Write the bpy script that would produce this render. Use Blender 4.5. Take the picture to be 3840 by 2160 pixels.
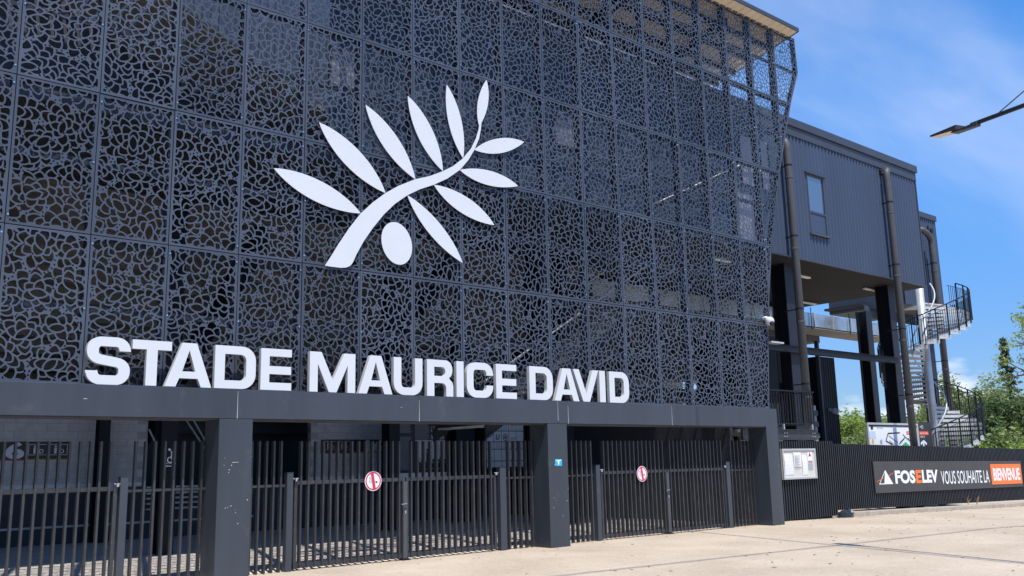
import bpy, math, random
import numpy as np
from mathutils import Vector, Matrix
from mathutils.geometry import tessellate_polygon
R = math.radians
random.seed(7)
for o in list(bpy.data.objects): bpy.data.objects.remove(o)
scene = bpy.context.scene
COL = scene.collection

# ------------------------------------------------------------------ camera
CAM = Vector((-2.8836, -14.794, 1.70))
YAW, PITCH, ROLL, FPX = R(40.4651), R(10.7839), R(-1.2898), 3476.24
fw = Vector((math.sin(YAW)*math.cos(PITCH), math.cos(YAW)*math.cos(PITCH), math.sin(PITCH)))
rt0 = Vector((math.cos(YAW), -math.sin(YAW), 0)); up0 = rt0.cross(fw)
rt = math.cos(ROLL)*rt0 + math.sin(ROLL)*up0
up = -math.sin(ROLL)*rt0 + math.cos(ROLL)*up0
cd = bpy.data.cameras.new('camera'); cam = bpy.data.objects.new('camera', cd); COL.objects.link(cam)
cam.matrix_world = Matrix(((rt.x, up.x, -fw.x, CAM.x), (rt.y, up.y, -fw.y, CAM.y), (rt.z, up.z, -fw.z, CAM.z), (0, 0, 0, 1)))
cd.sensor_width = 36; cd.lens = 36*FPX/3840; cd.clip_end = 4000; cd.clip_start = 0.05
scene.camera = cam

# ------------------------------------------------------------------ sky and sun
CROT, CLOC = 140, (8.3, 3.9, 0)
HZ0 = .42      # thin clear summer air: the low sky stays blue
SUN_EL, SUN_AZ = R(64.5), R(18)           # azimuth measured from the facade's normal towards the left
to_sun = Vector((-math.sin(SUN_AZ)*math.cos(SUN_EL), -math.cos(SUN_AZ)*math.cos(SUN_EL), math.sin(SUN_EL)))
world = bpy.data.worlds.new('World'); scene.world = world; world.use_nodes = True
nt = world.node_tree; nt.nodes.clear(); N = nt.nodes.new; LK = nt.links.new
sky = N('ShaderNodeTexSky'); sky.sky_type = 'NISHITA'; sky.sun_disc = False
sky.sun_elevation = SUN_EL; sky.sun_rotation = math.atan2(to_sun.x, to_sun.y)
sky.air_density = 1.0; sky.dust_density = 0.1; sky.ozone_density = 3.0; sky.altitude = 50
tc = N('ShaderNodeTexCoord'); sep = N('ShaderNodeSeparateXYZ'); LK(tc.outputs['Generated'], sep.inputs[0])
def wm(op, a, b=None, c=None, clamp=False):
    n = N('ShaderNodeMath'); n.operation = op; n.use_clamp = clamp
    for i, v in enumerate((a, b, c)):
        if v is None: continue
        if isinstance(v, (int, float)): n.inputs[i].default_value = v
        else: LK(v, n.inputs[i])
    return n.outputs[0]
zc = wm('ADD', wm('MAXIMUM', sep.outputs['Z'], 0.0), 0.10)
cx = wm('DIVIDE', sep.outputs['X'], zc); cy = wm('DIVIDE', sep.outputs['Y'], zc)
cmb = N('ShaderNodeCombineXYZ'); LK(cx, cmb.inputs[0]); LK(cy, cmb.inputs[1])
mp = N('ShaderNodeMapping'); mp.inputs['Rotation'].default_value = (0, 0, R(CROT)); mp.inputs['Scale'].default_value = (0.6, 1.5, 1); mp.inputs['Location'].default_value = CLOC
LK(cmb.outputs[0], mp.inputs[0])
nz = N('ShaderNodeTexNoise'); nz.inputs['Scale'].default_value = 0.55; nz.inputs['Detail'].default_value = 7; nz.inputs['Roughness'].default_value = 0.52; nz.inputs['Distortion'].default_value = 0.5
LK(mp.outputs[0], nz.inputs['Vector'])
cir = N('ShaderNodeMapRange'); cir.interpolation_type = 'SMOOTHSTEP'; cir.inputs['From Min'].default_value = 0.47; cir.inputs['From Max'].default_value = 0.82; cir.inputs['To Max'].default_value = 0.56
LK(nz.outputs['Fac'], cir.inputs['Value'])
# fair weather cumulus, low towards the horizon all the way round
mp2 = N('ShaderNodeMapping'); mp2.inputs['Scale'].default_value = (7.0, 7.0, 16.0); mp2.inputs['Location'].default_value = (0.10, 0.35, 0.12)
LK(tc.outputs['Generated'], mp2.inputs[0])
nz2 = N('ShaderNodeTexNoise'); nz2.inputs['Scale'].default_value = 1.0; nz2.inputs['Detail'].default_value = 8; nz2.inputs['Roughness'].default_value = 0.5
LK(mp2.outputs[0], nz2.inputs['Vector'])
band = N('ShaderNodeMapRange'); band.interpolation_type = 'SMOOTHSTEP'
band.inputs['From Min'].default_value = 0.17; band.inputs['From Max'].default_value = 0.06; band.inputs['To Min'].default_value = -0.25; band.inputs['To Max'].default_value = 0.07
LK(sep.outputs['Z'], band.inputs['Value'])
cu = N('ShaderNodeMapRange'); cu.interpolation_type = 'SMOOTHSTEP'; cu.inputs['From Min'].default_value = 0.55; cu.inputs['From Max'].default_value = 0.68; cu.inputs['To Max'].default_value = 0.85
LK(wm('ADD', nz2.outputs['Fac'], band.outputs[0]), cu.inputs['Value'])
cfd = N('ShaderNodeMapRange'); cfd.interpolation_type = 'SMOOTHSTEP'; cfd.inputs['From Min'].default_value = 0.06; cfd.inputs['From Max'].default_value = 0.36; LK(sep.outputs['Z'], cfd.inputs['Value'])
cov = wm('MAXIMUM', wm('MULTIPLY', cir.outputs[0], cfd.outputs[0]), cu.outputs[0])
hs = N('ShaderNodeHueSaturation'); hs.inputs['Saturation'].default_value = 1.3; LK(sky.outputs[0], hs.inputs['Color'])
mx = N('ShaderNodeMix'); mx.data_type = 'RGBA'
hz = N('ShaderNodeMapRange'); hz.interpolation_type = 'SMOOTHSTEP'; hz.inputs['From Min'].default_value = -.08; hz.inputs['From Max'].default_value = .42; hz.inputs['To Min'].default_value = HZ0; hz.inputs['To Max'].default_value = 1.0
LK(sep.outputs['Z'], hz.inputs['Value'])
tn = N('ShaderNodeMix'); tn.data_type = 'RGBA'; tn.blend_type = 'MULTIPLY'; tn.inputs['Factor'].default_value = 1
LK(hs.outputs[0], tn.inputs['A'])
tnt = N('ShaderNodeMix'); tnt.data_type = 'RGBA'; tnt.inputs['A'].default_value = (HZ0*.48, HZ0*.74, HZ0*1.3, 1); tnt.inputs['B'].default_value = (1.04, 1.06, 1.17, 1)
hz.inputs['To Min'].default_value = 0; LK(hz.outputs[0], tnt.inputs['Factor']); LK(tnt.outputs['Result'], tn.inputs['B'])
LK(cov, mx.inputs['Factor']); LK(tn.outputs['Result'], mx.inputs['A']); mx.inputs['B'].default_value = (5.6, 5.9, 6.6, 1)
bg = N('ShaderNodeBackground'); bg.inputs['Strength'].default_value = 0.15
LK(mx.outputs['Result'], bg.inputs['Color'])
wo = N('ShaderNodeOutputWorld'); LK(bg.outputs[0], wo.inputs[0])
sd = bpy.data.lights.new('sun', 'SUN'); sd.energy = 4.6; sd.angle = R(0.53); sd.color = (1.0, 0.95, 0.87)
sun = bpy.data.objects.new('sun', sd); COL.objects.link(sun); sun.rotation_euler = to_sun.to_track_quat('Z', 'Y').to_euler(); sun.location = to_sun*60
scene.view_settings.view_transform = 'Standard'; scene.view_settings.look = 'None'
scene.view_settings.exposure = 0.35; scene.view_settings.gamma = 1.0
scene.render.engine = 'CYCLES'

# ------------------------------------------------------------------ helpers
SC = 3840/2576
def ray(px, py):
    return fw + rt*((px*SC-1920)/FPX) - up*((py*SC-1080)/FPX)
def at(px, py, Y):                       # surveyed point on the vertical plane y = Y
    d = ray(px, py); return CAM + d*((Y-CAM.y)/d.y)
WT = {}
def reg(o, loc): WT[o.name] = Vector(loc)
def place(o, loc, parent):
    loc = Vector(loc)
    if parent is not None:
        o.parent = parent; o.location = loc - WT[parent.name]
    else: o.location = loc
    WT[o.name] = loc
def tag(o, label=None, cat=None, group=None, kind=None):
    if label: o['label'] = label
    if cat: o['category'] = cat
    if group: o['group'] = group
    if kind: o['kind'] = kind
    return o
def thing(name, loc, label, cat, group=None):
    o = bpy.data.objects.new(name, None); COL.objects.link(o); o.empty_display_size = 0.2
    place(o, loc, None); return tag(o, label, cat, group)
class MB:
    def __init__(s): s.v = []; s.f = []; s.mi = []; s.cur = 0
    def add(s, vs, fs):
        b = len(s.v); s.v += [tuple(v) for v in vs]
        for f in fs: s.f.append([b+i for i in f]); s.mi.append(s.cur)
        return s
    def box(s, x0, x1, y0, y1, z0, z1):
        return s.add([(x0,y0,z0),(x1,y0,z0),(x1,y1,z0),(x0,y1,z0),(x0,y0,z1),(x1,y0,z1),(x1,y1,z1),(x0,y1,z1)],
                     [(0,3,2,1),(4,5,6,7),(0,1,5,4),(1,2,6,5),(2,3,7,6),(3,0,4,7)])
    def tube(s, path, r, n=10, caps=True, taper=None):
        path = [Vector(p) for p in path]; rings = []
        m = len(path); t0 = (path[1]-path[0]).normalized()
        a = Vector((0,0,1)) if abs(t0.z) < .9 else Vector((1,0,0))
        u = t0.cross(a).normalized()
        vs = []
        for i, p in enumerate(path):
            t = (path[min(i+1,m-1)]-path[max(i-1,0)]).normalized()
            u = (u - t*u.dot(t)).normalized(); w = t.cross(u)
            rr = r if taper is None else r + (taper-r)*i/(m-1)
            for k in range(n):
                an = 2*math.pi*k/n; vs.append(p + u*(rr*math.cos(an)) + w*(rr*math.sin(an)))
        fs = []
        for i in range(m-1):
            for k in range(n):
                k2 = (k+1) % n; fs.append((i*n+k, i*n+k2, (i+1)*n+k2, (i+1)*n+k))
        if caps: fs.append(tuple(range(n-1,-1,-1))); fs.append(tuple((m-1)*n+k for k in range(n)))
        return s.add(vs, fs)
    def plate(s, loops, y0, y1, fr=None):
        # loops of (x,z); front face at y0 (towards the camera), back at y1
        loops = [list(l) for l in loops]
        flat = [p for l in loops for p in l]
        tris = tessellate_polygon([[Vector((p[0], p[1], 0)) for p in l] for l in loops])
        n = len(flat)
        vs = [(p[0], y0, p[1]) for p in flat] + [(p[0], y1, p[1]) for p in flat]
        fs = []
        for t in tris:
            a, b, c = (flat[i] for i in t)
            ar = (b[0]-a[0])*(c[1]-a[1]) - (b[1]-a[1])*(c[0]-a[0])
            t = tuple(t) if ar > 0 else tuple(reversed(t))
            fs.append(t); fs.append(tuple(n+i for i in reversed(t)))
        b = 0
        for li, l in enumerate(loops):
            m = len(l); ar = sum(l[i][0]*l[(i+1)%m][1]-l[(i+1)%m][0]*l[i][1] for i in range(m))
            for i in range(m):
                j = (i+1) % m; q = (b+i, b+j, n+b+j, n+b+i)
                q = tuple(reversed(q)) if (ar > 0) == (li == 0) else q
                fs.append(q)
            b += m
        return s.add(vs, fs)
    def mesh(s, name, mats, smooth=False):
        me = bpy.data.meshes.new(name); me.from_pydata(s.v, [], s.f)
        if not isinstance(mats, (list, tuple)): mats = [mats]
        for m in mats: me.materials.append(m)
        if len(mats) > 1: me.polygons.foreach_set('material_index', s.mi)
        if smooth: me.polygons.foreach_set('use_smooth', [True]*len(me.polygons))
        me.update(); return me
    def build(s, name, mats, parent=None, loc=None, smooth=False, bevel=0):
        """vertices are world coordinates unless loc is given; the origin is put at the piece's own base"""
        if loc is None:
            vs = np.array(s.v); lo, hi = vs.min(0), vs.max(0)
            loc = Vector(((lo[0]+hi[0])/2, (lo[1]+hi[1])/2, lo[2]))
            s.v = [(v[0]-loc.x, v[1]-loc.y, v[2]-loc.z) for v in s.v]
        o = bpy.data.objects.new(name, s.mesh(name, mats, smooth)); COL.objects.link(o)
        place(o, loc, parent)
        if bevel:
            m = o.modifiers.new('bevel', 'BEVEL'); m.width = bevel; m.segments = 2; m.limit_method = 'ANGLE'
        return o
def inst(name, me, loc, parent=None, rot=None):
    o = bpy.data.objects.new(name, me); COL.objects.link(o); place(o, loc, parent)
    if rot: o.rotation_euler = rot
    return o
def B(*a): return MB().box(*a)

# ------------------------------------------------------------------ materials
def mat(name, col, rough=.5, metal=0., var=.0, vscale=3., bump=0., bscale=40., spec=.5, streak=0., dirt=None, rvar=0., emit=0., trans=0., coat=0.):
    m = bpy.data.materials.new(name); m.use_nodes = True; t = m.node_tree; p = t.nodes['Principled BSDF']
    p.inputs['Base Color'].default_value = (*col, 1); p.inputs['Roughness'].default_value = rough; p.inputs['Metallic'].default_value = metal
    p.inputs['Specular IOR Level'].default_value = spec
    if coat: p.inputs['Coat Weight'].default_value = coat; p.inputs['Coat Roughness'].default_value = .15
    g = t.nodes.new('ShaderNodeNewGeometry')
    out = None
    if var or streak or dirt:
        nz = t.nodes.new('ShaderNodeTexNoise'); nz.inputs['Scale'].default_value = vscale; nz.inputs['Detail'].default_value = 6; nz.inputs['Roughness'].default_value = .6
        if streak:
            mp = t.nodes.new('ShaderNodeMapping'); mp.inputs['Scale'].default_value = (1, 1, streak); t.links.new(g.outputs['Position'], mp.inputs[0]); t.links.new(mp.outputs[0], nz.inputs['Vector'])
        else: t.links.new(g.outputs['Position'], nz.inputs['Vector'])
        mr = t.nodes.new('ShaderNodeMapRange'); mr.inputs['From Min'].default_value = .25; mr.inputs['From Max'].default_value = .75
        mr.inputs['To Min'].default_value = 1-var; mr.inputs['To Max'].default_value = 1+var; t.links.new(nz.outputs['Fac'], mr.inputs['Value'])
        mm = t.nodes.new('ShaderNodeMix'); mm.data_type = 'RGBA'; mm.blend_type = 'MULTIPLY'; mm.inputs['Factor'].default_value = 1
        mm.inputs['A'].default_value = (*col, 1); t.links.new(mr.outputs[0], mm.inputs['B']); out = mm.outputs['Result']
        if dirt:
            n2 = t.nodes.new('ShaderNodeTexNoise'); n2.inputs['Scale'].default_value = dirt[1]; n2.inputs['Detail'].default_value = 8; n2.inputs['Roughness'].default_value = .7
            t.links.new(g.outputs['Position'], n2.inputs['Vector'])
            r2 = t.nodes.new('ShaderNodeMapRange'); r2.inputs['From Min'].default_value = dirt[2]; r2.inputs['From Max'].default_value = dirt[3]; r2.inputs['To Max'].default_value = dirt[4]
            t.links.new(n2.outputs['Fac'], r2.inputs['Value'])
            m2 = t.nodes.new('ShaderNodeMix'); m2.data_type = 'RGBA'; t.links.new(r2.outputs[0], m2.inputs['Factor']); t.links.new(out, m2.inputs['A']); m2.inputs['B'].default_value = (*dirt[0], 1); out = m2.outputs['Result']
        t.links.new(out, p.inputs['Base Color'])
        if rvar:
            r3 = t.nodes.new('ShaderNodeMapRange'); r3.inputs['To Min'].default_value = rough-rvar; r3.inputs['To Max'].default_value = rough+rvar
            t.links.new(nz.outputs['Fac'], r3.inputs['Value']); t.links.new(r3.outputs[0], p.inputs['Roughness'])
    if bump:
        nb = t.nodes.new('ShaderNodeTexNoise'); nb.inputs['Scale'].default_value = bscale; nb.inputs['Detail'].default_value = 5
        t.links.new(g.outputs['Position'], nb.inputs['Vector'])
        bp = t.nodes.new('ShaderNodeBump'); bp.inputs['Strength'].default_value = bump; bp.inputs['Distance'].default_value = .02
        t.links.new(nb.outputs['Fac'], bp.inputs['Height']); t.links.new(bp.outputs[0], p.inputs['Normal'])
    if emit: p.inputs['Emission Color'].default_value = (*col, 1); p.inputs['Emission Strength'].default_value = emit
    if trans: p.inputs['Transmission Weight'].default_value = trans
    return m
M = {}
M['screen'] = mat('screen_coated_aluminium', (.055, .066, .090), .40, 0, .14, .6, .05, 8, dirt=((.2, .2, .2), 3.0, .62, .80, .35), rvar=.08)
def per_piece(m, amt):          # each sheet comes from its own coating batch
    t = m.node_tree; p = t.nodes['Principled BSDF']; src = p.inputs['Base Color'].links[0].from_socket
    oi = t.nodes.new('ShaderNodeObjectInfo'); r = t.nodes.new('ShaderNodeMapRange'); r.inputs['To Min'].default_value = 1-amt; r.inputs['To Max'].default_value = 1+amt
    t.links.new(oi.outputs['Random'], r.inputs['Value']); x = t.nodes.new('ShaderNodeMix'); x.data_type = 'RGBA'; x.blend_type = 'MULTIPLY'; x.inputs['Factor'].default_value = 1
    t.links.new(src, x.inputs['A']); t.links.new(r.outputs[0], x.inputs['B']); t.links.new(x.outputs['Result'], p.inputs['Base Color'])
per_piece(M['screen'], .16)
M['frame'] = mat('anthracite_cladding', (.043, .051, .063), .38, 0, .22, 1.6, .03, 5, streak=.14, dirt=((.16, .15, .14), 2.2, .60, .80, .35), rvar=.10)
M['gate'] = mat('dark_powder_coat', (.034, .035, .039), .40, 0, .22, 4, dirt=((.14, .13, .11), 7, .54, .78, .40))
per_piece(M['frame'], .08); per_piece(M['gate'], .18)
M['slat'] = mat('black_fence_coat', (.020, .022, .028), .42, 0, .2, 3, dirt=((.09, .09, .09), 5, .6, .8, .3)); per_piece(M['slat'], .15)
M['post'] = mat('dark_steel_support', (.014, .018, .028), .5, 0, .15, 3, spec=.3)
M['black'] = mat('black_steel', (.010, .012, .018), .5, 0, .2, 2, spec=.25)
M['navy'] = mat('navy_corrugated_sheet', (.043, .058, .095), .40, 0, .10, 1.5, streak=.15, dirt=((.2, .21, .24), 2.6, .66, .84, .3))
M['navyd'] = mat('navy_trim', (.040, .046, .060), .45, 0, .12, 2)
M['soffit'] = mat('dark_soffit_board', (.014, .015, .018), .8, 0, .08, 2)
per_piece(M['navy'], .06)
M['white'] = mat('white_enamel', (.60, .62, .645), .35, 0, .03, 2, coat=.2)
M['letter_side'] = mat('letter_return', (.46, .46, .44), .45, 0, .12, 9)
M['pipe'] = mat('grey_plastic_pipe', (.066, .068, .075), .55, 0, .15, 5)
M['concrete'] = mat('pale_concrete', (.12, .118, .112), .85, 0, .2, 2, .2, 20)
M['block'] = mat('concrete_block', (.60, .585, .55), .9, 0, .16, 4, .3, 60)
M['mortar'] = mat('mortar', (.42, .41, .38), .95, 0, .1, 6)
M['beige'] = mat('beige_roof_sheet', (.66, .57, .43), .7, 0, .10, 3)
M['galva'] = mat('galvanised_steel', (.46, .49, .52), .42, .35, .16, 3, rvar=.1)
M['galvd'] = mat('weathered_galvanised_tread', (.50, .52, .53), .55, .15, .2, 6)
M['steel'] = mat('stainless_steel', (.62, .62, .62), .25, 1.0)
M['zinc'] = mat('zinc_bolt', (.8, .8, .8), .25, 1.0)
M['kerb'] = mat('kerb_concrete', (.38, .33, .26), .9, 0, .22, 4, .3, 50)
M['floor'] = mat('concourse_concrete', (.66, .60, .55), .8, 0, .15, 1.5, .1, 40)
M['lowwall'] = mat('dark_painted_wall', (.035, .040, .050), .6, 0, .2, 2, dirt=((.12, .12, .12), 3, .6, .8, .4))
M['sign_black'] = mat('black_sign', (.035, .036, .038), .5, 0, .06, 4)
M['sign_white'] = mat('white_sign', (.80, .81, .82), .4)
M['ink'] = mat('black_ink', (.02, .02, .025), .6)
M['grey_ink'] = mat('grey_ink', (.35, .36, .38), .6)
M['red'] = mat('red_ink', (.62, .03, .07), .5)
M['orange'] = mat('orange_plastic', (.90, .17, .02), .4)
M['redorange'] = mat('red_orange_print', (.82, .10, .03), .5)
M['yellow'] = mat('yellow_print', (.75, .45, .05), .5)
M['cyan'] = mat('cyan_sticker', (.02, .42, .62), .4)
M['green'] = mat('green_print', (.05, .42, .12), .5)
M['paper'] = mat('sun_bleached_paper', (.72, .72, .70), .7, 0, .08, 8)
M['backboard'] = mat('noticeboard_back', (.60, .58, .52), .6, 0, .06, 4)
M['alu'] = mat('aluminium_frame', (.62, .62, .60), .4, .6, .05, 6)
M['lamp_lens'] = mat('lamp_lens', (.78, .72, .60), .25)
M['lampbody'] = mat('lamp_housing', (.05, .055, .065), .4, .2)
M['cable'] = mat('cable_sheath', (.02, .02, .025), .5)
M['bark'] = mat('bark', (.13, .10, .075), .9, 0, .3, 8, .5, 30)
M['barkp'] = mat('pale_bark', (.30, .27, .23), .9, 0, .25, 8)
M['plastic_bag'] = mat('black_plastic', (.02, .02, .022), .18)
M['dry'] = mat('dry_weed', (.32, .22, .10), .9)
M['blind'] = mat('pale_blind', (.20, .21, .26), .5)
M['tube'] = mat('fluorescent_tube_cover', (.80, .80, .76), .4)
M['duct'] = mat('galvanised_duct', (.55, .60, .63), .30, .8, .25, 2.2, rvar=.12)
M['ductb'] = mat('duct_insulation', (.24, .23, .205), .8, 0, .12, 3)
M['graphite_panel'] = mat('graphite_banner', (.055, .054, .050), .6, 0, .12, 3)
def glass(name, tint, rough=.03):
    m = bpy.data.materials.new(name); m.use_nodes = True; p = m.node_tree.nodes['Principled BSDF']
    p.inputs['Base Color'].default_value = (*tint, 1); p.inputs['Roughness'].default_value = rough; p.inputs['Metallic'].default_value = .0
    p.inputs['Specular IOR Level'].default_value = 1.0; p.inputs['IOR'].default_value = 2.2; return m
M['glass'] = glass('window_glass', (.05, .07, .11))
def leafmat(name, c1, c2, trl=.35):
    m = bpy.data.materials.new(name); m.use_nodes = True; t = m.node_tree; p = t.nodes['Principled BSDF']
    g = t.nodes.new('ShaderNodeNewGeometry'); nz = t.nodes.new('ShaderNodeTexNoise'); nz.inputs['Scale'].default_value = .9; nz.inputs['Detail'].default_value = 4
    t.links.new(g.outputs['Position'], nz.inputs['Vector'])
    ad = t.nodes.new('ShaderNodeMath'); ad.operation = 'MULTIPLY_ADD'; t.links.new(g.outputs['Random Per Island'], ad.inputs[0]); ad.inputs[1].default_value = .5; t.links.new(nz.outputs['Fac'], ad.inputs[2])
    mr = t.nodes.new('ShaderNodeMapRange'); mr.inputs['From Min'].default_value = .4; mr.inputs['From Max'].default_value = 1.1; t.links.new(ad.outputs[0], mr.inputs['Value'])
    mm = t.nodes.new('ShaderNodeMix'); mm.data_type = 'RGBA'; mm.inputs['A'].default_value = (*c1, 1); mm.inputs['B'].default_value = (*c2, 1); t.links.new(mr.outputs[0], mm.inputs['Factor'])
    t.links.new(mm.outputs['Result'], p.inputs['Base Color']); p.inputs['Roughness'].default_value = .55
    tr = t.nodes.new('ShaderNodeBsdfTranslucent'); t.links.new(mm.outputs['Result'], tr.inputs['Color'])
    ms = t.nodes.new('ShaderNodeMixShader'); ms.inputs[0].default_value = trl; t.links.new(p.outputs[0], ms.inputs[1]); t.links.new(tr.outputs[0], ms.inputs[2])
    t.links.new(ms.outputs[0], t.nodes['Material Output'].inputs['Surface']); return m
M['leaf_light'] = leafmat('leaf_light_green', (.15, .23, .045), (.38, .48, .10))
M['leaf_mid'] = leafmat('leaf_mid_green', (.11, .165, .05), (.28, .34, .10))
M['leaf_dark'] = leafmat('leaf_dark_green', (.04, .08, .028), (.13, .19, .055))
M['leaf_con'] = leafmat('conifer_needle', (.03, .055, .03), (.085, .125, .06), .15)

# paving: sandy asphalt with aggregate and wear
def pavement():
    m = bpy.data.materials.new('sandy_asphalt'); m.use_nodes = True; t = m.node_tree; p = t.nodes['Principled BSDF']
    g = t.nodes.new('ShaderNodeNewGeometry'); P = g.outputs['Position']
    def noise(sc, det=6, ro=.6):
        n = t.nodes.new('ShaderNodeTexNoise'); n.inputs['Scale'].default_value = sc; n.inputs['Detail'].default_value = det; n.inputs['Roughness'].default_value = ro; t.links.new(P, n.inputs['Vector']); return n.outputs['Fac']
    def ramp(fac, a, b, c1, c2):
        r = t.nodes.new('ShaderNodeMapRange'); r.inputs['From Min'].default_value = a; r.inputs['From Max'].default_value = b; t.links.new(fac, r.inputs['Value'])
        x = t.nodes.new('ShaderNodeMix'); x.data_type = 'RGBA'
        for k, c in (('A', c1), ('B', c2)):
            if isinstance(c, tuple): x.inputs[k].default_value = (*c, 1)
            else: t.links.new(c, x.inputs[k])
        t.links.new(r.outputs[0], x.inputs['Factor']); return x.outputs['Result'], r.outputs[0]
    c, _ = ramp(noise(.45, 6, .6), .3, .7, (.385, .315, .235), (.525, .44, .34))
    c, _ = ramp(noise(38, 3, .7), .60, .72, c, (.27, .215, .16))
    c, _ = ramp(noise(14, 3, .7), .60, .72, c, (.68, .60, .49))
    c, _ = ramp(noise(2.4, 8, .75), .58, .78, c, (.30, .235, .17))
    c, _ = ramp(noise(9, 6, .75), .56, .68, c, (.29, .235, .175))
    v = t.nodes.new('ShaderNodeTexVoronoi'); v.inputs['Scale'].default_value = 1.1; t.links.new(P, v.inputs['Vector'])
    c, _ = ramp(v.outputs['Distance'], .035, .015, c, (.12, .10, .085))
    t.links.new(c, p.inputs['Base Color']); p.inputs['Roughness'].default_value = .9; p.inputs['Specular IOR Level'].default_value = .25
    bp = t.nodes.new('ShaderNodeBump'); bp.inputs['Strength'].default_value = .5; bp.inputs['Distance'].default_value = .01; t.links.new(noise(60, 4), bp.inputs['Height']); t.links.new(bp.outputs[0], p.inputs['Normal'])
    return m
M['pave'] = pavement()

# ------------------------------------------------------------------ ground
def gz(x): return 0.0 if x < 20 else (-.0195*(x-20) if x < 60 else -.78)
m = MB(); xs = [-600, -40, 0, 10, 20, 24, 28, 32, 36, 45, 60, 700]; ys = [-600, -40, -12, 0.62, 12, 60, 700]
m.add([(x, y, gz(x)) for y in ys for x in xs], [(j*len(xs)+i, j*len(xs)+i+1, (j+1)*len(xs)+i+1, (j+1)*len(xs)+i) for j in range(len(ys)-1) for i in range(len(xs)-1)])
tag(m.build('ground', M['pave'], loc=(0, 0, 0)), 'sandy beige asphalt forecourt in full sun', None, kind='structure')
m = MB().add([(-12, .30, .004), (19.0, .30, .004), (19.0, 11.2, .004), (-12, 11.2, .004)], [(0, 1, 2, 3)])
tag(m.build('concourse_floor', M['floor'], loc=(0, 0, 0)), 'grey concrete concourse floor behind the gates', None, kind='structure')
# kerb under the long fence
m = MB(); xs = [22.45, 24.6, 26.8, 29, 31.2, 33.4, 35.6, 38, 42]
kerb_root = thing('kerb', (30, .75, gz(30)), 'low weathered concrete kerb under the long slatted fence', 'kerb'); tag(kerb_root, kind='structure'); del kerb_root['category']
for a, b in zip(xs[:-1], xs[1:]):
    q = MB().box(a+.006, b-.006, .60, 1.05, gz((a+b)/2)-.15, 0)
    q.v = [(x, y, z if z < -.05-.2*0 and z == gz((a+b)/2)-.15 else gz(x)+.125) for x, y, z in q.v]
    q.build('kerb_stone', M['kerb'], kerb_root, bevel=.012)

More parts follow.
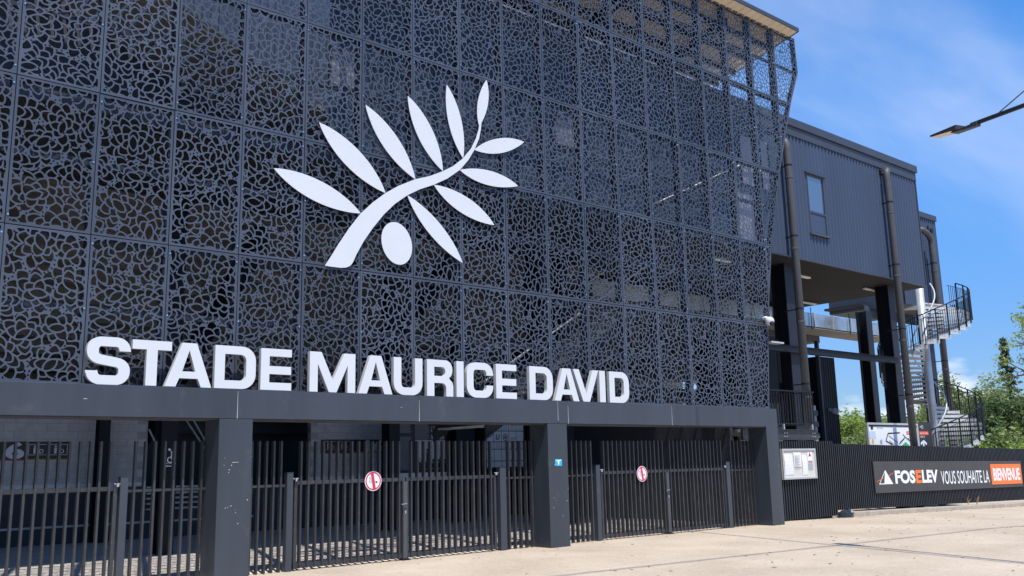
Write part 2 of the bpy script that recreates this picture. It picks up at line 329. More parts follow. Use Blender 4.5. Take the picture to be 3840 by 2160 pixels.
# ------------------------------------------------------------------ perforated screen
PW, PH = 1.2, 2.322
Z0 = 3.018
EDGE = [(3.018, 18.80), (5.34, 19.04), (7.662, 19.50), (9.984, 20.20), (12.306, 21.07), (13.49, 21.62), (14.66, 21.58)]
def ex(z):
    for (a, b), (c, d) in zip(EDGE[:-1], EDGE[1:]):
        if z <= c: return b + (d-b)*(z-a)/(c-a)
    return EDGE[-1][1]
RES = .0118
def lace_field(seed, w, h):
    rg = random.Random(seed)
    nx = int(round(w/RES)); ny = int(round(h/RES)); dx = w/nx; dy = h/ny
    X = np.linspace(0, w, nx+1); Y = np.linspace(0, h, ny+1)
    S = np.full((ny+1, nx+1), .02)
    cs = []
    tries = 0
    while tries < 900:
        tries += 1
        c = (rg.uniform(-.25, w+.25), rg.uniform(-.25, h+.25))
        if all((c[0]-q[0])**2+(c[1]-q[1])**2 > (.55 if rg.random() < .8 else .37)**2 for q in cs): cs.append(c)
    pet = []
    for (x, y) in cs:
        ph0 = rg.uniform(0, 6.28); el = rg.uniform(.74, .95); ea = ph0; sc = rg.uniform(.88, 1.06)
        for k, (r, n, L, wd) in enumerate([(0, 1, .128, .068), (.120, 6, .098, .082), (.215, 8, .110, .090), (.320, 11, .120, .098), (.430, 14, .126, .102), (.545, 17, .128, .106), (.665, 20, .130, .108)]):
            off = rg.uniform(0, 6.28)
            for i in range(n):
                a = off + 2*math.pi*(i+rg.uniform(-.10, .10))/n
                rr = r*sc*rg.uniform(.97, 1.05)
                lx, ly = rr*math.cos(a), rr*math.sin(a)*el
                px, py = x+lx*math.cos(ea)-ly*math.sin(ea), y+lx*math.sin(ea)+ly*math.cos(ea)
                ang = math.atan2(py-y, px-x) if k else ph0
                Lp = L*sc*rg.uniform(.95, 1.1)
                if k: px -= math.cos(ang)*Lp*.15; py -= math.sin(ang)*Lp*.15; Lp *= 1.17      # sharper tips
                pet.append((k+rg.uniform(-.15, .15), px, py, ang, Lp, wd*sc*rg.uniform(.94, 1.08)))
    fx = -.1
    while fx < w+.15:                      # background filling so that no patch stays blank
        fy = -.1
        while fy < h+.15:
            pet.append((9+rg.random(), fx+rg.uniform(-.04, .04), fy+rg.uniform(-.04, .04), rg.uniform(0, 3.14), .122*rg.uniform(.9, 1.1), .08*rg.uniform(.9, 1.1))); fy += .125
        fx += .125
    pet.sort(key=lambda p: -p[0])
    hw = .0122
    for it in range(4):
        S = np.full((ny+1, nx+1), .02); Lb = np.full((ny+1, nx+1), -1)
        for n_, (_, px, py, a, L, wd) in enumerate(pet):
            e = L+.07
            i0 = max(0, int((px-e)/dx)); i1 = min(nx, int((px+e)/dx)+1); j0 = max(0, int((py-e)/dy)); j1 = min(ny, int((py+e)/dy)+1)
            if i1 <= i0 or j1 <= j0: continue
            gx, gy = np.meshgrid(X[i0:i1+1]-px, Y[j0:j1+1]-py)
            u = gx*math.cos(a)+gy*math.sin(a); v = np.abs(-gx*math.sin(a)+gy*math.cos(a))
            Rr = (L*L+wd*wd)/(2*wd); d = Rr-wd
            p = np.sqrt((v+d)**2+u*u)-Rr
            sl_ = (slice(j0, j1+1), slice(i0, i1+1)); q = S[sl_]
            S[sl_] = np.minimum(np.maximum(q, hw-p), p+hw)
            Lb[sl_] = np.where(p < hw, n_, Lb[sl_])
        if it == 3: break
        cnt = np.bincount(Lb[(S < 0) & (Lb >= 0)], minlength=len(pet))*dx*dy
        keep = []
        for n_, pp in enumerate(pet):      # petals that only leave slivers are merged into what lies under them
            inside = -.05 < pp[1] < w+.05 and -.05 < pp[2] < h+.05
            if not inside or cnt[n_] > (.0034, .0040, .0044)[it] or (pp[0] > 8 and cnt[n_] > .0008): keep.append(pp)
        pet = keep
    # small slits punched wherever the metal would stay wider than a strand
    E_ = S > 0
    for _ in range(2):
        F_ = E_.copy(); F_[1:] &= E_[:-1]; F_[:-1] &= E_[1:]; F_[:, 1:] &= E_[:, :-1]; F_[:, :-1] &= E_[:, 1:]; E_ = F_
    gx, gy = np.meshgrid(X, Y); todo = np.argwhere(E_).tolist(); rg.shuffle(todo); used = []
    for j, i in todo:
        x, y = X[i], Y[j]
        if min(x, w-x, y, h-y) < .05 or any((x-a_)**2+(y-b_)**2 < .0032 for a_, b_ in used): continue
        used.append((x, y)); a = rg.uniform(0, 3.14); i0, i1, j0, j1 = max(0, i-6), min(nx, i+6), max(0, j-6), min(ny, j+6)
        sl_ = (slice(j0, j1+1), slice(i0, i1+1)); u = (gx[sl_]-x)*math.cos(a)+(gy[sl_]-y)*math.sin(a); v = -(gx[sl_]-x)*math.sin(a)+(gy[sl_]-y)*math.cos(a)
        S[sl_] = np.minimum(S[sl_], np.sqrt((u*.6)**2+v*v)-.0125)
    return X, Y, S
FIELDS = {}
def lace_mesh(name, seed, w, h, clips=()):
    """clips: half planes (nx,nz,c): keep nx*x+nz*z <= c, in panel coordinates"""
    if (seed, w, h) not in FIELDS: FIELDS[(seed, w, h)] = lace_field(seed, w, h)
    X, Y, S = FIELDS[(seed, w, h)]; S = S.copy()
    gx, gy = np.meshgrid(X, Y)
    bd = np.minimum(np.minimum(gx, w-gx), np.minimum(gy, h-gy))
    S = np.maximum(S, .036-bd)
    for (a, b, c) in clips:
        D = c-(a*gx+b*gy); S = np.minimum(np.maximum(S, .036-D), D)
    S = np.where(np.abs(S) < 5e-4, 5e-4, S)
    ny, nx = S.shape; ny -= 1; nx -= 1
    TH = .004; vid = {}; vs = []; fs = []; walls = []
    Sl = S.tolist(); Xl = X.tolist(); Yl = Y.tolist()
    def V(key, x, z):
        i = vid.get(key)
        if i is None: i = len(vs); vid[key] = i; vs.append((x, 0., z))
        return i
    for j in range(ny):
        r0, r1 = Sl[j], Sl[j+1]
        for i in range(nx):
            c = (r0[i], r0[i+1], r1[i+1], r1[i])
            pos = [q > 0 for q in c]; k = sum(pos)
            if k == 0: continue
            pts = ((i, j), (i+1, j), (i+1, j+1), (i, j+1))
            if k == 4:
                fs.append([V(p, Xl[p[0]], Yl[p[1]]) for p in pts]); continue
            poly = []; flag = []
            for q in range(4):
                a, b = pts[q], pts[(q+1) % 4]
                if pos[q]: poly.append(V(a, Xl[a[0]], Yl[a[1]])); flag.append(0)
                if pos[q] != pos[(q+1) % 4]:
                    t = c[q]/(c[q]-c[(q+1) % 4]); lo, hi = (a, b) if a < b else (b, a)
                    poly.append(V((lo, hi), Xl[a[0]]+(Xl[b[0]]-Xl[a[0]])*t, Yl[a[1]]+(Yl[b[1]]-Yl[a[1]])*t)); flag.append(1)
            if len(poly) < 3: continue
            fs.append(poly)
            for q in range(len(poly)):
                q2 = (q+1) % len(poly)
                if flag[q] and flag[q2]: walls.append((poly[q], poly[q2]))
    n = len(vs)
    vs += [(x, TH, z) for x, _, z in vs]
    back = [[n+i for i in reversed(f)] for f in fs]
    wl = [(b, a, n+a, n+b) for a, b in walls]
    # folded edge returns
    poly = [(0, 0), (w, 0), (w, h), (0, h)]
    for (a, b, c) in clips:
        out = []
        for q in range(len(poly)):
            P, Q = poly[q], poly[(q+1) % len(poly)]
            dp, dq = c-(a*P[0]+b*P[1]), c-(a*Q[0]+b*Q[1])
            if dp >= 0: out.append(P)
            if (dp >= 0) != (dq >= 0):
                t = dp/(dp-dq); out.append((P[0]+(Q[0]-P[0])*t, P[1]+(Q[1]-P[1])*t))
        poly = out
    n2 = len(vs); k = len(poly)
    vs += [(p[0], -.0005, p[1]) for p in poly] + [(p[0], .05, p[1]) for p in poly]
    ret = [(n2+q, n2+k+q, n2+k+(q+1) % k, n2+(q+1) % k) for q in range(k)]
    me = bpy.data.meshes.new(name); me.from_pydata(vs, [], fs+back+wl+ret); me.materials.append(M['screen']); me.update()
    return me
scr = thing('perforated_screen', (8, 0, Z0), 'dark laser cut flower pattern metal screen covering the stadium front', 'screen')
full = [lace_mesh('panel', 11+i, PW-.014, PH-.014) for i in range(4)]
NR = 5
for r in range(NR):
    z0 = Z0+PH*r; z1 = z0+PH
    for k in range(-3, 18):
        x0 = k*PW
        xmax = max(ex(z0), ex(z1), ex(13.49) if r == NR-1 else 0); xmin = min(ex(z0), ex(z1))
        if x0+.07 > xmax: continue
        var = (k*2 + r*3 + (k//3)) % 4
        if x0+PW <= xmin+.005: me = full[var]
        else:
            ox, oz = x0+.007, z0+.007
            zz = [z0, z1] if r < NR-1 else [z0, 13.49, z1]
            clips = []
            for a, b in zip(zz[:-1], zz[1:]):
                (xa, xb) = ex(a), ex(b)
                nrm = Vector((b-a, -(xb-xa))).normalized()
                clips.append((nrm.x, nrm.y, nrm.x*(xa-ox)+nrm.y*(a-oz)))
            me = lace_mesh('edge_panel', 11+var, PW-.014, PH-.014, clips)
        o = inst('panel', me, (x0+.007, 0, z0+.007), scr)
        o.location.y += random.uniform(-.004, .004); o.rotation_euler = (random.uniform(-.0025, .0025), 0, random.uniform(-.003, .003))
# steel behind the panels
TOPZ = Z0+PH*NR
for k in range(-3, 18):
    x = k*PW
    zb = Z0+.02
    zs = [z for z in np.arange(Z0, TOPZ, .2) if ex(z) > x+.12]
    if not zs: continue
    zb = max(zb, zs[0])
    B(x-.05, x+.05, .075, .20, zb, TOPZ-.05).build('support_post', M['post'], scr)
for r in range(NR):
    for zz in (Z0+PH*r+PH*.5, Z0+PH*(r+1)-.05):
        xr = ex(min(zz, 14.5))-.08
        B(-3.6, xr, .052, .075, zz-.05, zz+.05).box(-3.6, xr, .052, .082, zz+.05, zz+.056).build('support_rail', M['post'], scr)
# edge trim down the cut side
pts = [(ex(z)+.012, z) for z in (3.03, 5.34, 7.662, 9.984, 12.306, 13.49, 14.62)]
m = MB()
for (xa, za), (xb, zb) in zip(pts[:-1], pts[1:]):
    m.add([(xa, -.004, za), (xb, -.004, zb), (xb, .16, zb), (xa, .16, za), (xa-.035, .16, za), (xb-.035, .16, zb), (xb-.03, .05, zb), (xa-.03, .05, za)], [(0, 1, 2, 3), (3, 2, 5, 4), (4, 5, 6, 7), (7, 6, 1, 0)])
m.build('edge_trim', M['post'], scr)
# fixing bolts that glint at panel corners
bm_ = MB().tube([(0, 0, 0), (0, -.012, 0)], .014, 6).mesh('bolt', M['zinc'])
for r in range(NR):
    for k in range(0, 18):
        for fz in (.06, .5, .94):
            z = Z0+PH*(r+fz)
            if ex(z)-.1 > k*PW and random.random() < .8:
                inst('bolt', bm_, (k*PW+random.choice((-.032, .032)), -.002, z), scr)

# ------------------------------------------------------------------ roof canopy
rf_front = at(2006.6, 79, -.30)
rx1, rz = rf_front.x, rf_front.z
def rzy(y): return rz-.215*(y+.30)
roof = thing('roof_canopy', (8, 1, rzy(1)), 'thin roof canopy with beige underside jutting over the screen top', 'roof')
m = MB(); m.add([(-6, -.3, rz), (rx1, -.3, rz), (rx1, 3.0, rzy(3.0)), (-6, 3.0, rzy(3.0)), (-6, -.3, rz+.05), (rx1, -.3, rz+.05), (rx1, 3.0, rzy(3)+.05), (-6, 3.0, rzy(3)+.05)],
      [(0, 3, 2, 1), (4, 5, 6, 7), (0, 1, 5, 4), (1, 2, 6, 5), (2, 3, 7, 6), (3, 0, 4, 7)]); m.build('deck', M['beige'], roof)
x = -5.9
while x < rx1-.1:                                   # ribs of the sheet
    m = MB(); m.add([(x, -.3, rz-.028), (x+.05, -.3, rz-.028), (x+.05, 3.0, rzy(3)-.028), (x, 3.0, rzy(3)-.028), (x-.02, -.3, rz-.001), (x+.07, -.3, rz-.001), (x+.07, 3, rzy(3)-.001), (x-.02, 3, rzy(3)-.001)], [(0, 3, 2, 1), (0, 4, 7, 3), (1, 2, 6, 5), (0, 1, 5, 4)])
    if x > 10: m.build('rib', M['beige'], roof)
    x += .30
B(-6, rx1+.02, -.335, -.302, rz-.02, rz+.10).build('fascia', M['navyd'], roof)
m = MB(); m.add([(rx1+.002, -.3, rz-.02), (rx1+.03, -.3, rz-.02), (rx1+.03, 3, rzy(3)-.02), (rx1+.002, 3, rzy(3)-.02), (rx1+.002, -.3, rz+.1), (rx1+.03, -.3, rz+.1), (rx1+.03, 3, rzy(3)+.1), (rx1+.002, 3, rzy(3)+.1)], [(0, 3, 2, 1), (4, 5, 6, 7), (0, 1, 5, 4), (1, 2, 6, 5), (2, 3, 7, 6), (3, 0, 4, 7)]); m.build('fascia', M['navyd'], roof)
for y in (.55, 1.25, 1.95, 2.65):
    B(-6, rx1-.15, y, y+.09, rzy(y)-.21, rzy(y)-.045).build('purlin', M['black'], roof)
for k in range(-1, 6):
    x = 3.6*k+.2
    m = MB(); m.add([(x, .15, rzy(.15)-.45), (x+.16, .15, rzy(.15)-.45), (x+.16, 2.95, rzy(2.95)-.45), (x, 2.95, rzy(2.95)-.45), (x, .15, rzy(.15)-.215), (x+.16, .15, rzy(.15)-.215), (x+.16, 2.95, rzy(2.95)-.215), (x, 2.95, rzy(2.95)-.215)], [(0, 3, 2, 1), (4, 5, 6, 7), (0, 1, 5, 4), (1, 2, 6, 5), (2, 3, 7, 6), (3, 0, 4, 7)]); m.build('rafter', M['black'], roof)

# ------------------------------------------------------------------ entrance portal (beam and pillars)
BZ0, BZ1 = 2.535, 3.012
def circ_(x, z, r): return [(x+r*math.cos(a*1.05), z+r*math.sin(a*1.05)) for a in range(6)]
por = thing('entrance_portal', (8, 0, 0), 'anthracite clad portal of beam and pillars framing the three gates', 'portal')
jo = [-8.0, -.03, 3.55, 7.137, 10.70, 14.41]
for a, b in zip(jo[:-1], jo[1:]):
    B(a+.004, b-.004, -.28, .30, BZ0, BZ1).build('beam_panel', M['frame'], por, bevel=.006)
mit = MB().plate([[(14.414, BZ0), (18.19-.003, BZ0), (18.72-.004, BZ1), (14.414, BZ1)]], -.28, .30); mit.build('beam_panel', M['frame'], por, bevel=.006)
for a, b in ((-4.0, -3.44), (3.255, 3.825), (10.395, 10.95)):
    B(a, b, -.277, .297, 0, BZ0-.004).build('pillar', M['frame'], por, bevel=.006)
MB().plate([[(18.19, 0), (18.72, 0), (18.72, BZ1-.006), (18.195, BZ0)]], -.277, .297).build('pillar', M['frame'], por, bevel=.006)
B(-8, 18.18, -.24, .26, BZ0-.02, BZ0-.004).build('underside', M['gate'], por)
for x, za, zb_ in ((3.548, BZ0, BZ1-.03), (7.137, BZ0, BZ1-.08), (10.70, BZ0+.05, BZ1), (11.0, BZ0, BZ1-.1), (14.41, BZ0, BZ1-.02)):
    MB().plate([[(x-.004, za), (x+.006, za), (x+.003, zb_), (x-.002, zb_)]], -.2825, -.2805).build('joint_strip', M['letter_side'], por)  # thin pale upright strips on the beam front
for px, py, l in ((592, 1163, .11), (577, 1182, .03), (1010, 1025, .03), (215, 1003, .05)):
    q = at(px, py, -.2805); MB().plate([[(q.x-l/2, q.z-.005), (q.x+l/2, q.z-.003), (q.x+l/2, q.z+.004), (q.x-l/2, q.z+.004)]], -.2822, -.2808).build('scratch', M['letter_side'], por)
rg = random.Random(31)
for i in range(26):
    px = rg.choice(((555, 632), (1392, 1430), (1945, 1962)))
    q = at(rg.uniform(*px), rg.uniform(1130, 1330), -.2805); MB().plate([circ_(q.x, q.z, rg.uniform(.004, .011))], -.2818, -.2808).build('paint_chip', M['letter_side'], por)
# ------------------------------------------------------------------ gates
BARW, BARD, PIT = .032, .084, .1452
GY = .155           # front of the bars
bar_fix = MB().box(-BARW/2, BARW/2, 0, BARD, 0, 2.175).mesh('bar', M['gate'])
bar_leaf = MB().box(-BARW/2, BARW/2, 0, BARD, .0, 2.15).mesh('bar', M['gate'])
def fixed(label, x0, x1, ends):
    t = thing('fixed_railing', ((x0+x1)/2, GY, 0), label, 'railing', 'fixed railings beside the gates')
    n = int((x1-x0)/PIT+.5)
    for i in range(n):
        inst('bar', bar_fix, (x0+(i+.5)*(x1-x0)/n, GY, .012), t)
    B(x0-.02, x1+.02, GY+.03, GY+.07, 1.41, 1.45).build('rail', M['gate'], t)
    return t
def leaf(label, x0, x1, hinge, extra=None):
    t = thing('gate_leaf', ((x0+x1)/2, GY, .03), label, 'gate', 'leaves of the entrance gates')
    n = int((x1-x0-.10)/PIT+.5); a = x0+.05; b = x1-.05
    for i in range(n):
        inst('bar', bar_leaf, (a+(i+.5)*(b-a)/n, GY, .035), t)
    B(x0, x1, GY+.02, GY+.075, 1.44, 1.505).build('top_rail', M['gate'], t)
    B(x0, x1, GY+.02, GY+.075, .045, .125).build('bottom_rail', M['gate'], t)
    for q in (x0, x1-.055): B(q, q+.055, GY+.006, GY+.084, .03, 1.506).build('stile', M['gate'], t)
    hx = x0+.01 if hinge < 0 else x1-.01
    hh = MB().box(hx-.05, hx+.05, GY-.02, GY+.03, 1.535, 1.555); hh.tube([(hx, GY-.02, 1.50), (hx, GY-.02, 1.555)], .028, 10)
    hh.build('hinge', M['steel'], t)
    return t
def gpost(x0, x1, label):
    t = thing('gate_post', ((x0+x1)/2, GY, 0), label, 'gate post', 'square gate posts')
    B(x0, x1, GY-.03, GY+.09, 0, 1.645).build('shaft', M['frame'], t, bevel=.004)
    B(x0-.006, x1+.006, GY-.036, GY+.096, 1.645, 1.652).build('cap', M['frame'], t)
    return t
def off(x): return x-.09     # measured on y=.3, bars stand a little nearer
# gate 1 (left)
leaf('left gate leaf at the picture edge with bars showing the 16 wall', -1.62, off(1.955), 1)
leaf('gate leaf left of the picture beside the outer pillar', -3.3, -1.66, -1) if False else None
gpost(off(1.985), off(2.10), 'gate post left of the first pillar with the wheelchair sign behind')
fixed('short row of fixed bars between leftmost gate post and first pillar', off(2.13), 3.25, 0)
# gate 2 (middle)
fixed('short row of fixed bars just right of the first pillar', 3.83, off(4.73), 0)
gpost(off(4.76), off(4.875), 'gate post left of the middle double gate')
leaf('left leaf of the middle gate carrying a round no smoking sign', off(4.92), off(7.20), -1)
leaf('right leaf of the middle gate in front of the poster boards', off(7.225), off(9.42), 1)
gpost(off(9.50), off(9.66), 'gate post right of the middle double gate')
fixed('fixed bars between the middle gate and the second pillar', off(9.69), 10.39, 0)
# gate 3 (right)
fixed('fixed bars just right of the pillar with the blue sticker', 10.96, off(12.25), 0)
gpost(off(12.28), off(12.41), 'gate post left of the right double gate')
leaf('left leaf of the right gate carrying a round no smoking sign', off(12.46), off(14.72), -1)
leaf('right leaf of the right gate nearest the portal corner', off(14.745), off(16.98), 1)
gpost(off(17.01), off(17.16), 'gate post right of the right double gate')
fixed('fixed bars between the right gate and the corner pillar', off(17.2), 18.18, 0)
def meeting(x, z, lab):
    t = thing('gate_lock_post', (x, GY, 0), lab, 'lock post', 'lock posts where gate leaves meet')
    B(x-.045, x+.045, GY-.012, GY+.002, .03, 1.43).build('plate', M['galvd'] if False else M['pipe'], t, bevel=.003)
    h = MB().tube([(x, GY-.012, z), (x, GY-.06, z)], .010, 8); h.tube([(x+.005, GY-.055, z), (x-.12, GY-.055, z-.012)], .011, 8); h.build('handle', M['steel'], t)
    B(x-.012, x+.012, GY-.02, GY-.012, z-.19, z-.13).build('lock_cylinder', M['steel'], t)
    B(x-.09, x+.09, GY-.05, GY+.07, .004, .028).build('floor_stop', M['black'], t)
meeting(off(7.2), 1.03, 'lock post with lever handle in the middle gate')
meeting(off(14.73), 1.03, 'lock post with lever handle in the right gate')
# round no smoking signs
def circ(cx, cz, rx, rz, n=40, a0=0): return [(cx+rx*math.cos(2*math.pi*i/n+a0), cz+rz*math.sin(2*math.pi*i/n+a0)) for i in range(n)]
def no_smoking(cx, cz, r, lab):
    t = thing('no_smoking_sign', (cx, GY-.01, cz-r), lab, 'sign', 'round no smoking signs')
    MB().plate([circ(cx, cz, r, r)], GY-.014, GY-.010).build('disc', M['sign_white'], t)
    MB().plate([circ(cx, cz, r*.93, r*.93), circ(cx, cz, r*.78, r*.78)], GY-.016, GY-.0145).build('red_ring', M['red'], t)
    w = .055*r/.18*.55; s = r*.80; a = R(100)
    dx, dz = math.cos(a), math.sin(a)
    MB().plate([[(cx-dx*s-dz*w, cz-dz*s+dx*w), (cx-dx*s+dz*w, cz-dz*s-dx*w), (cx+dx*s+dz*w, cz+dz*s-dx*w), (cx+dx*s-dz*w, cz+dz*s+dx*w)][::-1]], GY-.0185, GY-.0170).build('red_bar', M['red'], t)
    c = r*.5
    m = MB().plate([[(cx-c, cz-.20*r), (cx+c, cz-.20*r), (cx+c, cz-.03*r), (cx-c, cz-.03*r)], [(cx-c+.03*r, cz-.17*r), (cx+c-.2*r, cz-.17*r), (cx+c-.2*r, cz-.06*r), (cx-c+.03*r, cz-.06*r)]], GY-.0158, GY-.0146)
    for s0 in (0, .14):
        p = [(cx-.45*r+s0*r+.06*r*math.sin(q*1.3), cz+.05*r+.075*r*q) for q in range(6)]
        for (xa, za), (xb, zb) in zip(p[:-1], p[1:]): m.plate([[(xa-.02*r, za), (xa+.02*r, za), (xb+.02*r, zb), (xb-.02*r, zb)]], GY-.0158, GY-.0146)
    m.build('cigarette_symbol', M['ink'], t)
no_smoking(6.40, 1.46, .178, 'round red no smoking sign on the middle gate')
no_smoking(13.73, 1.42, .178, 'round red no smoking sign on the right gate')

# ------------------------------------------------------------------ lettering on the beam
def arc(cx, cz, rx, rz, a0, a1, n=8): return [(cx+rx*math.cos(R(a0+(a1-a0)*i/n)), cz+rz*math.sin(R(a0+(a1-a0)*i/n))) for i in range(n+1)]
def stroke(path, hx, hz):
    L, Rr = [], []
    n = len(path)
    for i, (x, z) in enumerate(path):
        a = path[max(i-1, 0)]; b = path[min(i+1, n-1)]
        dx, dz = b[0]-a[0], b[1]-a[1]; l = math.hypot(dx, dz); nx, nz = -dz/l, dx/l
        L.append((x+nx*hx, z+nz*hz)); Rr.append((x-nx*hx, z-nz*hz))
    return L + Rr[::-1]
SV, SH = .168, .142
def glyph(ch, w, H=.70):
    v, h = SV, SH
    if w < .63 and ch in 'EUC': v = .155
    if ch == 'I': return [[(0, 0), (w, 0), (w, H), (0, H)]]
    if ch == 'T': c = w/2; return [[(c-v/2, 0), (c+v/2, 0), (c+v/2, H-h), (w, H-h), (w, H), (0, H), (0, H-h), (c-v/2, H-h)]]
    if ch == 'E': m_ = .055+H/2; return [[(0, 0), (w, 0), (w, h*.9), (v, h*.9), (v, m_-h*.95), (w*.985, m_-h*.95), (w*.985, m_), (v, m_), (v, H-h*.9), (w, H-h*.9), (w, H), (0, H)]]
    if ch == 'D':
        r = .24; o = [(0, 0)]+arc(w-r, r, r, r, -90, 0)+arc(w-r, H-r, r, r, 0, 90)+[(0, H)]
        q = .10; x1, z0, z1 = w-v, h*.95, H-h*.95
        return [o, [(v, z0)]+arc(x1-q, z0+q, q, q, -90, 0)+arc(x1-q, z1-q, q, q, 0, 90)+[(v, z1)]]
    if ch == 'A':
        tw = .235; c = w/2; s = v*1.02; cb0, cb1 = .135, .245
        def il(z): return s + (c-tw/2-0)*(z/H)       # inner left edge
        top = .585
        return [[(0, 0), (s, 0), (il(cb0)+.005, cb0), (w-il(cb0)-.005, cb0), (w-s, 0), (w, 0), (c+tw/2, H), (c-tw/2, H)], [(il(cb1)+.008, cb1), (w-il(cb1)-.008, cb1), (c, top)]]
    if ch == 'V':
        tw = .20; c = w/2; s = v*1.05; return [[(0, H), (c-tw/2, 0), (c+tw/2, 0), (w, H), (w-s, H), (c, .165), (s, H)]]
    if ch == 'M':
        c = w/2; s = v; d = .20; return [[(0, 0), (s*.93, 0), (s*.93, H*.70), (c-.075, 0), (c+.075, 0), (w-s*.93, H*.70), (w-s*.93, 0), (w, 0), (w, H), (w-d*1.12, H), (c, .215), (d*1.12, H), (0, H)]]
    if ch == 'U':
        r = .15; p = [(v/2, H)]+arc(v/2+r, h/2+r, r, r, 180, 270, 8)+arc(w-v/2-r, h/2+r, r, r, 270, 360, 8)+[(w-v/2, H)]
        return [stroke(p, v/2, h/2)]
    if ch == 'C':
        r = .15; p = [(w-v/2, .45)]+arc(w-v/2-r, H-h/2-r, r, r, 0, 90)+arc(v/2+r, H-h/2-r, r, r, 90, 180)+arc(v/2+r, h/2+r, r, r, 180, 270)+arc(w-v/2-r, h/2+r, r, r, 270, 360)+[(w-v/2, .25)]
        return [stroke(p, v/2, h/2)]
    if ch == 'S':
        r = .125; x0, x1 = v/2, w-v/2; zt, zb, zm = H-h/2+.01, h/2-.01, H/2
        p = [(x1, H*.72), (x1, zt-r)]+arc(x1-r, zt-r, r, r, 10, 90)+arc(x0+r, zt-r, r, r, 90, 180)+arc(x0+r+.02, zm+r*.95+.015, r+.02, r*.95, 180, 262)+arc(x1-r-.02, zm-r*.95-.015, r+.02, r*.95, 82, 0)+arc(x1-r, zb+r, r, r, 0, -90)+arc(x0+r, zb+r, r, r, -90, -170)+[(x0-.01, zb+r), (x0-.01, H*.28)]
        return [stroke(p, v/2, h/2)]
    if ch == 'R':
        r = .17; zb = .255; x1 = w-.02
        o = [(0, 0), (v, 0), (v, zb), (w-.33, zb)]+arc(w-v-.10, zb-.10, .10, .10, 90, 0, 6)+[(w-v, 0), (w, 0), (w, .17)]+arc(w-.13, .19, .13, .14, 0, 60, 5)+arc(x1-r, zb+.08+r, r, r, -60, 0, 5)+arc(x1-r, H-r, r, r, 0, 90)+[(0, H)]
        q = .075; z0, z1 = zb+h*.95, H-h*.95; xx = x1-v
        return [o, [(v, z0)]+arc(xx-q, z0+q, q, q, -90, 0, 5)+arc(xx-q, z1-q, q, q, 0, 90, 5)+[(v, z1)]]
words = [('S', 1.176, 1.811, 'first letter S'), ('T', 1.834, 2.438, 'letter T next to the opening S'), ('A', 2.347, 3.098, 'letter A in the word STADE'), ('D', 3.146, 3.851, 'letter D in the word STADE'), ('E', 3.942, 4.503, 'letter E ending the word STADE'),
         ('M', 4.849, 5.757, 'letter M starting MAURICE'), ('A', 5.827, 6.547, 'letter A in the word MAURICE'), ('U', 6.576, 7.221, 'letter U in the word MAURICE'), ('R', 7.328, 7.949, 'letter R in the word MAURICE'), ('I', 8.03, 8.205, 'letter I in the word MAURICE'), ('C', 8.282, 8.949, 'letter C in the word MAURICE'), ('E', 9.03, 9.573, 'letter E ending the word MAURICE'),
         ('D', 9.93, 10.588, 'letter D starting the word DAVID'), ('A', 10.638, 11.366, 'letter A in the word DAVID'), ('V', 11.20, 11.979, 'letter V in the word DAVID'), ('I', 12.011, 12.191, 'letter I in the word DAVID'), ('D', 12.325, 12.966, 'letter D ending the word DAVID')]
for ch, x0, x1, lab in words:
    g = glyph(ch, x1-x0)
    zb = BZ1+.008
    t = thing('letter', ((x0+x1)/2, -.23, zb), 'white raised '+lab+' on the portal beam', 'letter', 'white letters along the portal beam')
    lp = [[(x0+p[0], zb+p[1]) for p in l] for l in g]
    MB().plate(lp, -.270, -.262).build('face', M['white'], t)
    MB().plate(lp, -.2615, -.185).build('return', M['letter_side'], t)
# ------------------------------------------------------------------ olive branch emblem
def ce(x, y, Y): p = at((1000+x/1.932)/SC, (280+y/1.932)/SC, Y); return (p.x, p.z)
EY = -.055
emb = thing('olive_branch_emblem', (6.6, EY, 7.6), 'large white olive branch emblem with one olive fixed on the screen', 'emblem')
def leafshape(a, b, h, asym=0):
    n = 18; out = []
    dx, dy = b[0]-a[0], b[1]-a[1]; l = math.hypot(dx, dy); nx, ny = -dy/l, dx/l
    up_, dn = [], []
    for i in range(n+1):
        t = i/n; w = h*(4*t*(1-t))**.92
        up_.append((a[0]+dx*t-nx*w, a[1]+dy*t-ny*w)); dn.append((a[0]+dx*t+nx*w, a[1]+dy*t+ny*w))
    return up_+dn[-2:0:-1]
LV = [((52, 677), (683, 1005), 74), ((380, 345), (862, 857), 70), ((717, 218), (1078, 757), 60), ((1023, 153), (1277, 698), 57), ((1306, 73), (1424, 605), 47), ((1593, 38), (1541, 372), 37), ((1505, 543), (1866, 487), 54), ((1400, 690), (1822, 806), 52), ((1212, 797), (1650, 1090), 58), ((1020, 873), (1420, 1363), 52)]
def ccw(pl): return pl if sum(pl[i][0]*pl[(i+1) % len(pl)][1]-pl[(i+1) % len(pl)][0]*pl[i][1] for i in range(len(pl))) > 0 else pl[::-1]
rivet = MB().tube([(0, 0, 0), (0, -.006, 0)], .011, 6).mesh('rivet', M['sign_white'])
for i, (a, b, h) in enumerate(LV):
    pl = ccw([ce(x, y, EY) for x, y in leafshape(a, b, h)])
    lf = MB().plate([pl], EY, EY+.012).build('leaf', M['white'], emb)
    for t in (.18, .40, .62, .84):
        for s in (-.72, .72):
            dx, dy = b[0]-a[0], b[1]-a[1]; l = math.hypot(dx, dy); w = s*h*(4*t*(1-t))**.92
            q = ce(a[0]+dx*t+dy/l*w, a[1]+dy*t-dx/l*w, EY); inst('rivet', rivet, (q[0], EY, q[1]), lf)
